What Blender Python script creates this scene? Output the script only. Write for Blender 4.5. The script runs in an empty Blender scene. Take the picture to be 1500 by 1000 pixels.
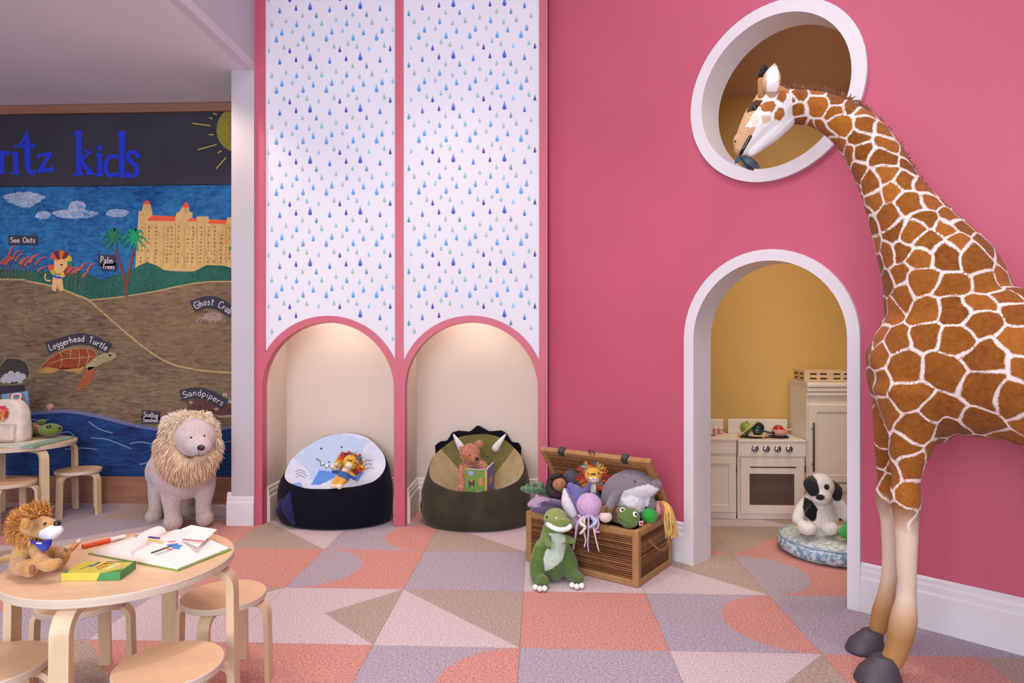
import bpy, bmesh, math, random
from mathutils import Vector, Matrix, noise
from mathutils.geometry import tessellate_polygon
random.seed(7)
S = bpy.context.scene
C = S.collection
PI = math.pi
R = math.radians
# ---------------------------------------------------------------- camera
F, H = 955.0, 1.25                      # focal length in pixels (1500 wide), eye height
TAN = 40.0/955.0
AL = math.atan(TAN); ca, sa = math.cos(AL), math.sin(AL)
cam = bpy.data.objects.new('camera', bpy.data.cameras.new('camera'))
C.objects.link(cam)
cam.data.sensor_width = 36; cam.data.lens = F/1500*36; cam.data.clip_start = 0.02
cam.location = (0, 0, H); cam.rotation_euler = (R(90), 0, AL)
S.camera = cam
# ---------------------------------------------------------------- light and exposure
S.view_settings.view_transform = 'Standard'; S.view_settings.look = 'None'
S.view_settings.gamma = 1; S.view_settings.exposure = -0.08
S.view_settings.use_curve_mapping = False
w = bpy.data.worlds.new('world'); S.world = w; w.use_nodes = True
w.node_tree.nodes['Background'].inputs[0].default_value = (0.80, 0.83, 1.0, 1)
w.node_tree.nodes['Background'].inputs[1].default_value = 0.72
def spot(name, loc, target, power, col, size=75, blend=0.7, rad=0.06):
    l = bpy.data.lights.new(name, 'SPOT'); l.energy = power; l.color = col
    l.spot_size = R(size); l.spot_blend = blend; l.shadow_soft_size = rad
    o = bpy.data.objects.new(name, l); C.objects.link(o); o.location = loc
    o.rotation_euler = (Vector(target)-Vector(loc)).to_track_quat('-Z', 'Y').to_euler()
    return o
def area(name, loc, target, power, col, sx, sy):
    l = bpy.data.lights.new(name, 'AREA'); l.energy = power; l.color = col
    l.shape = 'RECTANGLE'; l.size = sx; l.size_y = sy
    o = bpy.data.objects.new(name, l); C.objects.link(o); o.location = loc
    o.rotation_euler = (Vector(target)-Vector(loc)).to_track_quat('-Z', 'Y').to_euler()
    return o
WARM = (1.0, 0.80, 0.62); NEUT = (1.0, 0.92, 0.86); COOL = (0.80, 0.86, 1.0)
spot('ceiling_spot', (-0.55, 3.1, 4.15), (-0.6, 3.9, 0), 85, WARM, 75, 0.8, 0.06)
spot('ceiling_spot', (0.6, 2.3, 4.15), (0.75, 3.0, 0), 78, NEUT, 75, 0.8, 0.06)
spot('ceiling_spot', (1.55, 1.15, 4.15), (1.8, 2.2, 0.2), 85, NEUT, 56, 0.8, 0.06)
spot('ceiling_spot', (-0.95, 1.75, 4.15), (-1.15, 2.1, 0), 92, NEUT, 62, 0.8, 0.06)
spot('ceiling_spot', (-2.5, 2.9, 3.05), (-2.5, 3.3, 0), 42, WARM, 120, 0.8, 0.06)
spot('ceiling_spot', (-2.35, 4.0, 3.05), (-2.2, 4.5, 0.2), 36, WARM, 120, 0.8, 0.06)
spot('ceiling_spot', (-3.8, 3.7, 3.05), (-3.6, 4.4, 0.2), 60, WARM, 120, 0.8, 0.06)
area('soffit_fill', (-0.4, 1.9, 4.22), (-0.4, 2.0, 0), 36, NEUT, 1.6, 1.6)  # unseen fill added to lift the soffit face and wallpaper
area('daylight_fill', (-1.2, -2.1, 2.0), (-0.2, 4.0, 1.6), 230, (0.90, 0.92, 1.0), 3.4, 2.6)  # wide frontal fill added behind the camera to stand for daylight
# ---------------------------------------------------------------- photo pixel -> place
def cam2w(x, t, z): return Vector((x*ca-t*sa, x*sa+t*ca, z))
def Q(px, py, t): return cam2w((px-750)/F*t, t, H+(500-py)/F*t)
def G(px, py, z=0.0): return Q(px, py, (H-z)*F/(py-500))
def PYp(px, py, Y): return Q(px, py, Y/((px-750)/F*sa+ca))
_n = math.hypot(940, F); WD = (940/_n, -F/_n); WP = (1.330, 3.335)
def u_of(px):
    cx = (px-750)/F; k = WD[0]/WD[1]
    t = (WP[0]-WP[1]*k)/(cx-k)
    return (cx*t-WP[0])*WD[0]+(t-WP[1])*WD[1]
def W(u, z, n=0.0):                     # the slanting pink wall: u along it, n out of it into the room
    return cam2w(WP[0]+u*WD[0]+n*WD[1], WP[1]+u*WD[1]-n*WD[0], z)
# ---------------------------------------------------------------- materials
def lin(c):
    if isinstance(c, str):
        c = c.lstrip('#'); c = [int(c[i:i+2], 16)/255 for i in (0, 2, 4)]
    return tuple(((v/12.92) if v <= 0.04045 else ((v+0.055)/1.055)**2.4) for v in c[:3])
M = {}
def nd(nt, t, **kw):
    n = nt.nodes.new(t)
    for k, v in kw.items(): setattr(n, k, v)
    return n
def mat(name, col, rough=0.6, var=0.08, scale=20, bump=0.0, bscale=None, metal=0.0, sheen=0.0, attr=False, stretch=None, spec=0.5, hue2=None, dist=0.002, detail=4, coat=0):
    if name in M: return M[name]
    m = bpy.data.materials.new(name); m.use_nodes = True; nt = m.node_tree
    b = nt.nodes['Principled BSDF']; L = nt.links.new
    b.inputs['Roughness'].default_value = rough; b.inputs['Metallic'].default_value = metal
    b.inputs['Specular IOR Level'].default_value = spec
    b.inputs['Coat Weight'].default_value = coat
    if sheen:
        b.inputs['Sheen Weight'].default_value = sheen; b.inputs['Sheen Roughness'].default_value = 0.5
    tc = nd(nt, 'ShaderNodeTexCoord'); mp = nd(nt, 'ShaderNodeMapping'); L(tc.outputs['Object'], mp.inputs[0])
    if stretch: mp.inputs['Scale'].default_value = stretch
    nz = nd(nt, 'ShaderNodeTexNoise'); nz.inputs['Scale'].default_value = scale; nz.inputs['Detail'].default_value = detail
    L(mp.outputs[0], nz.inputs['Vector'])
    mx = nd(nt, 'ShaderNodeMix', data_type='RGBA')
    rmp = nd(nt, 'ShaderNodeMapRange'); rmp.inputs[1].default_value = 0.3; rmp.inputs[2].default_value = 0.7
    L(nz.outputs[0], rmp.inputs[0]); L(rmp.outputs[0], mx.inputs[0])
    if attr:
        a = nd(nt, 'ShaderNodeAttribute', attribute_name='Col')
        lo = nd(nt, 'ShaderNodeMix', data_type='RGBA', blend_type='MULTIPLY'); lo.inputs[0].default_value = 1
        L(a.outputs['Color'], lo.inputs[6]); lo.inputs[7].default_value = (1-var*2,)*3+(1,)
        L(lo.outputs[2], mx.inputs[6]); L(a.outputs['Color'], mx.inputs[7])
    else:
        c = lin(col); c2 = lin(hue2) if hue2 else tuple(v*(1-var*2) for v in c)
        mx.inputs[6].default_value = c2+(1,); mx.inputs[7].default_value = tuple(min(1, v*(1+var*0.5)) for v in c)+(1,)
    L(mx.outputs[2], b.inputs['Base Color'])
    if bump:
        n2 = nd(nt, 'ShaderNodeTexNoise'); n2.inputs['Scale'].default_value = bscale or scale*4; n2.inputs['Detail'].default_value = 3
        L(mp.outputs[0], n2.inputs['Vector'])
        bp = nd(nt, 'ShaderNodeBump'); bp.inputs['Strength'].default_value = bump; bp.inputs['Distance'].default_value = dist
        L(n2.outputs[0], bp.inputs['Height']); L(bp.outputs[0], b.inputs['Normal'])
    M[name] = m
    return m
# ---------------------------------------------------------------- mesh helpers
def tag(o, label=None, cat=None, group=None, kind=None):
    if label: o['label'] = label
    if cat: o['category'] = cat
    if group: o['group'] = group
    if kind: o['kind'] = kind
    return o
def thing(name, label, cat, loc=(0, 0, 0), rz=0.0, group=None):
    o = bpy.data.objects.new(name, None); C.objects.link(o)
    o.location = loc; o.rotation_euler = (0, 0, rz); o.empty_display_size = 0.05
    return tag(o, label, cat, group)
def obj(name, bm, m=None, parent=None, smooth=False, kind=None):
    if isinstance(bm, bmesh.types.BMesh):
        me = bpy.data.meshes.new(name); bmesh.ops.recalc_face_normals(bm, faces=bm.faces); bm.to_mesh(me); bm.free()
    else: me = bm
    me.name = name
    o = bpy.data.objects.new(name, me); C.objects.link(o)
    if m is not None and len(me.materials) == 0:
        for q in (m if isinstance(m, (list, tuple)) else [m]): me.materials.append(q)
    if smooth: me.shade_smooth()
    if parent: o.parent = parent
    if kind: o['kind'] = kind
    return o
def nb(): return bmesh.new()
def box(bm, c, s, rot=None, mi=0, bev=0.0):
    m = Matrix.Translation(Vector(c))
    if rot is not None: m = m @ (rot.to_4x4() if isinstance(rot, Matrix) else Matrix.Rotation(rot, 4, 'Z'))
    g = bmesh.ops.create_cube(bm, size=1.0, matrix=m @ Matrix.Diagonal((s[0], s[1], s[2], 1)))
    vs = g['verts']; fs = list({f for v in vs for f in v.link_faces})
    for f in fs: f.material_index = mi
    if bev:
        es = list({e for v in vs for e in v.link_edges})
        r = bmesh.ops.bevel(bm, geom=es, offset=bev, segments=2, profile=0.5, affect='EDGES')
        for f in r['faces']: f.material_index = mi
    return vs
def bbox(name, c, s, m, parent=None, bev=0.0, rot=None):
    b = nb(); box(b, c, s, rot, 0, bev); return obj(name, b, m, parent)
def ell(bm, c, r, rot=None, seg=20, ring=12):
    if not hasattr(r, '__len__'): r = (r, r, r)
    m = Matrix.Translation(Vector(c))
    if rot is not None: m = m @ (rot.to_4x4() if isinstance(rot, Matrix) else Matrix.Rotation(rot, 4, 'Z'))
    return bmesh.ops.create_uvsphere(bm, u_segments=seg, v_segments=ring, radius=1.0, matrix=m @ Matrix.Diagonal((r[0], r[1], r[2], 1)))['verts']
def spl(pts, n=6):                      # Catmull-Rom through tuples of any length
    pts = [tuple(p) for p in pts]; out = []
    for i in range(len(pts)-1):
        p0 = pts[max(0, i-1)]; p1 = pts[i]; p2 = pts[i+1]; p3 = pts[min(len(pts)-1, i+2)]
        for k in range(n):
            t = k/n
            out.append(tuple(0.5*((2*b)+(-a+c)*t+(2*a-5*b+4*c-d)*t*t+(-a+3*b-3*c+d)*t**3) for a, b, c, d in zip(p0, p1, p2, p3)))
    out.append(pts[-1]); return out
def tube(bm, pts, rads, seg=12, round_ends=True, flat=None, up=None):
    """swept round (or flattened: flat=(a,b)) tube with rounded ends"""
    pts = [Vector(p) for p in pts]; n = len(pts)
    if not hasattr(rads, '__len__'): rads = [rads]*n
    rads = list(rads)
    tang = [(pts[min(n-1, i+1)]-pts[max(0, i-1)]).normalized() for i in range(n)]
    if round_ends:
        a, b = [], []
        for k, (d, s) in enumerate(((0.92, 0.38), (0.6, 0.8))):
            a.append((pts[0]-tang[0]*rads[0]*d, rads[0]*s, tang[0])); b.append((pts[-1]+tang[-1]*rads[-1]*d, rads[-1]*s, tang[-1]))
        b.reverse()
        full = a+[(p, r, t) for p, r, t in zip(pts, rads, tang)]+b
    else: full = list(zip(pts, rads, tang))
    x = Vector(up) if up else (Vector((0, 0, 1)) if abs(full[0][2].z) < 0.9 else Vector((1, 0, 0)))
    rings = []
    for p, r, t in full:
        x = (x-t*x.dot(t))
        x = x.normalized() if x.length > 1e-6 else t.orthogonal().normalized()
        y = t.cross(x); fa, fb = flat or (1, 1)
        rings.append([bm.verts.new(p+(x*math.cos(2*PI*k/seg)*fa+y*math.sin(2*PI*k/seg)*fb)*r) for k in range(seg)])
    for a, b in zip(rings, rings[1:]):
        for k in range(seg): bm.faces.new((a[k], a[(k+1) % seg], b[(k+1) % seg], b[k]))
    bm.faces.new(rings[0][::-1]); bm.faces.new(rings[-1])
def lathe(bm, prof, c=(0, 0, 0), seg=32, sx=1, sy=1, rot=None, mi=0):
    """prof [(r,z)] bottom to top"""
    c = Vector(c); rings = []
    for r, z in prof:
        row = []
        for k in range(seg):
            v = Vector((r*sx*math.cos(2*PI*k/seg), r*sy*math.sin(2*PI*k/seg), z))
            if rot is not None: v = rot @ v
            row.append(bm.verts.new(c+v))
        rings.append(row)
    fs = []
    for a, b in zip(rings, rings[1:]):
        for k in range(seg): fs.append(bm.faces.new((a[k], a[(k+1) % seg], b[(k+1) % seg], b[k])))
    fs.append(bm.faces.new(rings[0][::-1])); fs.append(bm.faces.new(rings[-1]))
    for f in fs: f.material_index = mi
def prism(bm, loops, fn, d0, d1, mi=0, mib=None, mis=None):
    """extrude a 2-D outline (with holes) from depth d0 to d1; fn(a,b,d)->world"""
    flat = [p for l in loops for p in l]
    tris = tessellate_polygon([[Vector((p[0], p[1], 0)) for p in l] for l in loops])
    f0 = [bm.verts.new(fn(p[0], p[1], d0)) for p in flat]; f1 = [bm.verts.new(fn(p[0], p[1], d1)) for p in flat]
    for t in tris:
        try:
            bm.faces.new([f0[i] for i in t]).material_index = mi
            bm.faces.new([f1[i] for i in reversed(t)]).material_index = mi if mib is None else mib
        except ValueError: pass
    o = 0
    for l in loops:
        n = len(l)
        for k in range(n):
            a, b = o+k, o+(k+1) % n
            bm.faces.new((f0[a], f0[b], f1[b], f1[a])).material_index = mi if mis is None else mis
        o += n
def ribbon(bm, pts, wd, fn, closed=False, mi=0):
    """flat stroke of width wd (number or per point) along 2-D points"""
    n = len(pts); L, Rr = [], []
    ws = wd if hasattr(wd, '__len__') else [wd]*n
    for i in range(n):
        a = pts[(i-1) % n] if (closed or i > 0) else pts[i]; b = pts[(i+1) % n] if (closed or i < n-1) else pts[i]
        dx, dy = b[0]-a[0], b[1]-a[1]; q = math.hypot(dx, dy) or 1
        nx, ny = -dy/q*ws[i]/2, dx/q*ws[i]/2
        L.append(bm.verts.new(fn(pts[i][0]+nx, pts[i][1]+ny))); Rr.append(bm.verts.new(fn(pts[i][0]-nx, pts[i][1]-ny)))
    for i in range(n if closed else n-1):
        j = (i+1) % n
        bm.faces.new((L[i], L[j], Rr[j], Rr[i])).material_index = mi
def setcol(me, fn):
    at = me.color_attributes.new('Col', 'FLOAT_COLOR', 'POINT')
    buf = []
    for v in me.vertices:
        c = fn(v.co)
        if c is None: c = '#ffffff'
        al = 1.0
        if not isinstance(c, str) and len(c) == 2: c, al = c
        buf.extend(_lc(c)+(al,))
    at.data.foreach_set('color', buf)
_cache = {}
def _lc(c):
    if c not in _cache: _cache[c] = lin(c)
    return _cache[c]
def mixc(a, b, t):
    t = max(0, min(1, t)); A = [int(a[i:i+2], 16) for i in (1, 3, 5)]; B = [int(b[i:i+2], 16) for i in (1, 3, 5)]
    return '#%02x%02x%02x' % tuple(int(round(x+(y-x)*t)) for x, y in zip(A, B))
def blob(name, build, vox, m, parent=None, paint=None, smooth=4, kind=None, disp=None):
    """one continuous skin round everything that build(bm) adds"""
    bm = nb(); build(bm)
    me = bpy.data.meshes.new(name); bmesh.ops.recalc_face_normals(bm, faces=bm.faces); bm.to_mesh(me); bm.free()
    t = bpy.data.objects.new('tmp', me); C.objects.link(t)
    r = t.modifiers.new('r', 'REMESH'); r.mode = 'VOXEL'; r.voxel_size = vox; r.adaptivity = 0
    if smooth:
        s = t.modifiers.new('s', 'SMOOTH'); s.iterations = smooth; s.factor = 0.5
    dg = bpy.context.evaluated_depsgraph_get()
    me2 = bpy.data.meshes.new_from_object(t.evaluated_get(dg))
    bpy.data.objects.remove(t); bpy.data.meshes.remove(me)
    if disp:
        nrm = [v.normal.copy() for v in me2.vertices]
        for v, q in zip(me2.vertices, nrm): v.co += q*disp(v.co)
    me2.materials.clear()
    if paint: setcol(me2, paint)
    me2.shade_smooth()
    return obj(name, me2, m, parent, kind=kind)
def fur(name, src, n, m, parent, fn, wd=0.003, rnd=0.35, seed=1, lift=0.55):
    """fn(co, normal) -> None or (length, colour, direction); builds tapering locks standing on the surface of src"""
    rg = random.Random(seed); me = src.data if hasattr(src, 'data') else src
    me.calc_loop_triangles(); tr = me.loop_triangles; vs = me.vertices
    ar = [t.area for t in tr]; V, Fc, Cl = [], [], []
    for ti in rg.choices(range(len(tr)), weights=ar, k=n):
        t = tr[ti]; a, b, c = (vs[i].co for i in t.vertices)
        u, v = rg.random(), rg.random()
        if u+v > 1: u, v = 1-u, 1-v
        p = a+(b-a)*u+(c-a)*v; q = fn(p, t.normal)
        if q is None: continue
        ln, col, d = q; ln *= rg.uniform(0.65, 1.2)
        d = (Vector(d)+Vector((rg.gauss(0, rnd), rg.gauss(0, rnd), rg.gauss(0, rnd)))).normalized()
        s = d.cross(Vector((rg.random()-.5, rg.random()-.5, rg.random()-.5)))
        s = s.normalized()*wd*rg.uniform(.7, 1.3); o = len(V)
        p1 = p+(t.normal*lift+d*(1-lift))*ln*0.45; p2 = p1+d*ln*0.35; p3 = p2+(d+Vector((0, 0, -0.35)))*ln*0.25
        k = t.normal.cross(s)*0.4
        for z in (p-t.normal*wd-s, p-t.normal*wd+s, p1-s*.9+k, p1+s*.9+k, p2-s*.6, p2+s*.6, p3): V.append(tuple(z))
        Fc += [(o, o+1, o+3, o+2), (o+2, o+3, o+5, o+4), (o+4, o+5, o+6)]
        lc = _lc(col)+(1.0,); j = rg.uniform(.82, 1.12); lc = tuple(min(1, z*j) for z in lc[:3])+(1.0,)
        Cl += [lc]*7
    m2 = bpy.data.meshes.new(name); m2.from_pydata(V, [], Fc)
    at = m2.color_attributes.new('Col', 'FLOAT_COLOR', 'POINT')
    at.data.foreach_set('color', [z for c in Cl for z in c])
    m2.shade_smooth()
    return obj(name, m2, m, parent, kind='stuff')
def rotx(a): return Matrix.Rotation(a, 3, 'X')
def roty(a): return Matrix.Rotation(a, 3, 'Y')
def rotz(a): return Matrix.Rotation(a, 3, 'Z')
def aim(d, up=(0, 0, 1)):               # matrix whose z axis points along d
    return Vector(d).to_track_quat('Z', 'Y').to_matrix()
def ball(name, c, r, m, parent, rot=None):
    b = nb(); ell(b, c, r, rot, 14, 9); return obj(name, b, m, parent, smooth=True)
def copy_tree(o, parent=None):
    c = o.copy(); C.objects.link(c); c.parent = parent
    for ch in list(o.children): copy_tree(ch, c)
    return c
# ================================================================ setting
YF, YC, YN = 4.37, 4.96, 4.80           # alcove front, chalkboard wall, back of the niches
ZL, ZH = 3.09, 4.25                     # low and high ceiling
xa = lambda px, Y=YF: PYp(px, 500, Y).x
m_pink = mat('pink_paint', '#c0566f', 0.55, 0.03, 1.5, 0.05, 220)
m_frame = mat('pink_trim_paint', '#c2596d', 0.45, 0.03, 3)
m_white = mat('white_trim_paint', '#dcd6da', 0.35, 0.02, 4)
m_wallwhite = mat('white_wall_paint', '#bab2b8', 0.6, 0.02, 2)
m_niche = mat('cream_paint', '#dccabb', 0.6, 0.03, 1.2)
m_yellow = mat('mustard_paint', '#cda45c', 0.6, 0.03, 1.2)
m_ceil = mat('ceiling_paint', '#efe4ea', 0.7, 0.03, 1.0)
# ---- carpet tiles
TL = 0.605; X0, Y0 = -0.079, 3.265
def carpet(name, a, b, sp):
    return mat(name, a, 0.95, 0.2, 110, 0.5, 260, hue2=b, sheen=0.0, spec=0.1, dist=0.004, detail=6)
CM = {'C': carpet('carpet_coral', '#d49c92', '#a87068', 0), 'L': carpet('carpet_lilac', '#b9adb6', '#8c7f8c', 0),
      'T': carpet('carpet_taupe', '#bca69a', '#8e7c72', 0), 'P': carpet('carpet_pale', '#d3c2c5', '#b09da3', 0)}
def arc(cx, cy, r, a0, a1, n=14): return [(cx+r*math.cos(R(a0+(a1-a0)*k/n)), cy+r*math.sin(R(a0+(a1-a0)*k/n))) for k in range(n+1)]
SQ = [(0, 0), (1, 0), (1, 1), (0, 1)]
SHAPES = {
 'full': lambda a, b: [(SQ, a)],
 'semiL': lambda a, b: [(arc(0, .5, .5, -90, 90), b), ([(0, 0), (1, 0), (1, 1), (0, 1)]+arc(0, .5, .5, 90, -90)[1:-1], a)],
 'semiR': lambda a, b: [(arc(1, .5, .5, 90, 270), b), ([(1, 1), (0, 1), (0, 0), (1, 0)]+arc(1, .5, .5, 270, 90)[1:-1], a)],
 'diag': lambda a, b: [([(0, 0), (1, 0), (0, 1)], a), ([(1, 0), (1, 1), (0, 1)], b)],
 'triR': lambda a, b: [([(1, 0), (1, 1), (.5, .5)], b), ([(0, 0), (1, 0), (.5, .5), (1, 1), (0, 1)], a)],
 'triT': lambda a, b: [([(0, 1), (1, 1), (.5, .5)], b), ([(0, 0), (1, 0), (1, 1), (.5, .5), (0, 1)], a)],
 'anti': lambda a, b: [([(0, 0), (1, 0), (1, 1)], a), ([(0, 0), (1, 1), (0, 1)], b)],
}
LAY = {(-1, 0): ('full', 'L', 'L'), (-2, 0): ('semiL', 'C', 'L'), (-3, 0): ('full', 'C', 'C'), (0, 0): ('diag', 'P', 'P'), (1, 0): ('diag', 'P', 'T'),
       (2, 0): ('semiL', 'C', 'L'), (3, 0): ('full', 'T', 'T'), (-4, 0): ('diag', 'P', 'T'), (-5, 0): ('full', 'L', 'L'),
       (-3, 1): ('diag', 'T', 'P'), (-2, 1): ('semiR', 'L', 'C'), (-1, 1): ('diag', 'T', 'P'), (0, 1): ('full', 'L', 'L'), (1, 1): ('diag', 'C', 'T'), (2, 1): ('anti', 'C', 'T'),
       (3, 1): ('full', 'C', 'C'), (-4, 1): ('full', 'C', 'C'), (-5, 1): ('anti', 'P', 'L'), (-6, 1): ('diag', 'C', 'L'),
       (-2, -1): ('triR', 'P', 'T'), (-3, -1): ('triT', 'P', 'T'), (-1, -1): ('diag', 'P', 'T'), (0, -1): ('full', 'C', 'C'), (1, -1): ('semiR', 'L', 'C'),
       (2, -1): ('full', 'L', 'L'), (3, -1): ('diag', 'L', 'T'),
       (-2, -2): ('full', 'C', 'C'), (-1, -2): ('semiR', 'L', 'C'), (0, -2): ('full', 'L', 'L'), (1, -2): ('triR', 'P', 'T'), (2, -2): ('full', 'C', 'C'),
       (-3, -2): ('diag', 'T', 'C'), (3, -2): ('full', 'T', 'T'), (-4, -1): ('full', 'L', 'L'),
       (-4, 2): ('diag', 'P', 'C'), (-5, 2): ('full', 'T', 'T'), (-6, 2): ('full', 'L', 'L'), (-3, 2): ('full', 'C', 'C')}
bm = nb()
box(bm, (-1.0, 2.2, -0.03), (11.0, 7.2, 0.05))
floor = obj('floor', bm, mat('floor_slab', '#8d8088', 0.9), kind='structure')
tag(floor, 'floor laid with coral, lilac, taupe and pale carpet tiles')
_tm = {}
def tile_mesh(key):
    if key in _tm: return _tm[key]
    bm = nb(); g = 0.0012/TL; keys = []
    for poly, c in SHAPES[key[0]](key[1], key[2]):
        if c not in keys: keys.append(c)
        f = bm.faces.new([bm.verts.new((p[0]*TL, p[1]*TL, 0)) for p in poly]); f.material_index = keys.index(c)
    ring = [bm.verts.new((p[0]*TL, p[1]*TL, 0)) for p in SQ]; low = [bm.verts.new((p[0]*TL, p[1]*TL, -0.006)) for p in SQ]
    for k in range(4): bm.faces.new((ring[k], low[k], low[(k+1) % 4], ring[(k+1) % 4]))
    me = bpy.data.meshes.new('carpet_tile'); bm.to_mesh(me); bm.free()
    for f in me.polygons: pass
    for c in keys: me.materials.append(CM[c])
    _tm[key] = me
    return me
kinds = [('full', 'C', 'C'), ('full', 'L', 'L'), ('diag', 'P', 'T'), ('semiL', 'C', 'L'), ('semiR', 'L', 'C'), ('triR', 'P', 'T'), ('full', 'T', 'T')]
for j in range(-4, 3):
    for i in range(-8, 6):
        x, y = X0+i*TL, Y0+j*TL
        if math.hypot(x+.3, y+.3) < 1.2 or abs(x+.3)-0.95*(y+.6) > 0.4: continue
        key = LAY.get((i, j)) or kinds[(i*5+j*3) % 7]
        o = bpy.data.objects.new('carpet_tile', tile_mesh(key)); C.objects.link(o); o.location = (x, y, 0); o.parent = floor
        o.scale = (0.9975, 0.9975, 1)
# ---- alcove wall with two arched niches
XL, a1, a2, b1, b2, XR = [xa(p) for p in (374, 384, 577, 593, 788, 801)]
pL1, pL2, pR1, pR2 = [xa(p) for p in (388, 578.5, 590.5, 789.5)]
ATOP = 1.378
def archp(l, r, top, n=28):             # from the left foot up and over to the right foot
    rr = (r-l)/2; zc = top-rr; c = (l+r)/2
    return [(l, -0.006)]+[(c-rr*math.cos(PI*k/n), zc+rr*math.sin(PI*k/n)) for k in range(n+1)]+[(r, -0.006)]
def underarch(l, r, ol, orr, top, rim, n=24):   # wallpaper outline: bottom follows the rim's outer edge
    rr = (orr-ol)/2; zc = top-rr; c = (ol+orr)/2; ro = rr+rim
    aL = math.acos(max(-1, (l-c)/ro)); aR = math.acos(min(1, (r-c)/ro))
    return [(c+ro*math.cos(aL+(aR-aL)*k/n), zc+ro*math.sin(aL+(aR-aL)*k/n)) for k in range(n+1)]+[(r, ZH), (l, ZH)]
outer = [(XL, -0.006)]+archp(a1, a2, ATOP)+archp(b1, b2, ATOP)+[(XR, -0.006), (XR, ZH+.02), (XL, ZH+.02)]
ua1 = underarch(pL1, pL2, a1, a2, ATOP, 0.047); ua2 = underarch(pR1, pR2, b1, b2, ATOP, 0.047)
bm = nb(); prism(bm, [outer, ua1, ua2], lambda a, b, d: Vector((a, YF+d, b)), 0, 0.08)
wall_back = tag(obj('wall_back', bm, m_frame, kind='structure'), 'alcove wall with rose pink arched trim around two niches')
for ua in (ua1, ua2):
    bm = nb(); prism(bm, [ua], lambda a, b, d: Vector((a, YF+d, b)), 0.014, 0.07)
    p = obj('wallpaper_panel', bm, mat('raindrop_paper', '#dcdbe6', 0.6, 0.015, 2), wall_back)
    p['label'] = 'white wallpaper panel printed with blue raindrops'
# raindrop print
DROPS = [(147, 75, 'b', 55), (270, 58, 'p', 50), (376, 55, 'B', 70), (195, 148, 'g', 48), (319, 110, 'g', 50), (423, 115, 'T', 52), (275, 180, 'c', 58), (370, 190, 'h', 52),
         (463, 175, 'g', 58), (163, 240, 'c', 62), (243, 227, 'h', 50), (400, 250, 'c', 58), (122, 292, 'c', 68), (323, 288, 'c', 62), (180, 345, 'g', 55),
         (223, 372, 'p', 50), (285, 325, 'g', 52), (351, 348, 'g', 52), (440, 365, 'h', 48)]
DC = {'b': ('#86b4e2', '#3f74d2'), 'p': ('#6f6fc0', '#3a3fa8'), 'B': ('#7f9fe0', '#2f4fc4'), 'g': ('#c4d8d8', '#8fb8bc'), 'T': ('#8cb6c6', '#4f8fae'), 'c': ('#9ecbe8', '#5596da'), 'h': ('#c0d8ea', '#8fb8da')}
m_drop = mat('raindrop_ink', '#ffffff', 0.6, 0.04, 60, attr=True)
def drop_outline(n=9):
    o = [(0, 1.0)]
    for k in range(n): 
        a = R(150-300*k/(n-1)) ; o.append((0.20*math.sin(a)*-1*1.0, 0.20*math.cos(a+PI)*1.0+0.20))
    return o
OUT = [(0, 1.0), (-.05, .78), (-.125, .52), (-.185, .30), (-.19, .16), (-.13, .05), (0, 0), (.13, .05), (.19, .16), (.185, .30), (.125, .52), (.05, .78)]
sc = 4.39/F/5                            # crop pixels to metres on the panel
PX = 376*sc
for pi_, (ua, l, r, ox) in enumerate(((ua1, pL1, pL2, xa(380)), (ua2, pR1, pR2, xa(380)-61*sc))):
    V, Fc, Cl = [], [], []
    rr = (a2-a1)/2 if pi_ == 0 else (b2-b1)/2; cx = (a1+a2)/2 if pi_ == 0 else (b1+b2)/2; zc = ATOP-rr
    for gx in range(-2, 8):
        for gz in range(-12, 4):
            for (dx, dy, ck, ln) in DROPS:
                x = ox+dx*sc+gx*PX; Ln = ln*sc*1.0
                z = PYp(380, 0, YF).z-(dy+12)*sc-gz*-1*380*sc*0-0 if False else PYp(380, 0, YF).z-(dy+22)*sc+gz*380*sc
                hw = 0.21*Ln*1.25
                if x-hw < l+.002 or x+hw > r-.002 or z+Ln > ZH: continue
                if z < zc: 
                    if abs(x-cx)+hw < rr+.047: continue
                if math.hypot(max(0, abs(x-cx)+0*hw), z-zc) < rr+0.052 and z >= zc-0.05: continue
                if z < zc-.02: continue
                o = len(V); t_, b_ = DC[ck]
                for (qx, qy) in OUT:
                    V.append((x+qx*Ln*1.15, YF+0.0135, z+qy*Ln)); f = qy
                    A, B = _lc(b_), _lc(t_); Cl.append(tuple(p+(q-p)*min(1, f*1.1) for p, q in zip(A, B))+(1,))
                V.append((x, YF+0.0135, z+0.22*Ln)); Cl.append(_lc(b_)+(1,))
                n = len(OUT)
                for k in range(n): Fc.append((o+k, o+(k+1) % n, o+n))
    me = bpy.data.meshes.new('raindrop_print'); me.from_pydata(V, [], Fc)
    at = me.color_attributes.new('Col', 'FLOAT_COLOR', 'POINT'); at.data.foreach_set('color', [c for q in Cl for c in q])
    o = obj('raindrop_print', me, m_drop, wall_back, kind='stuff')
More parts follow.
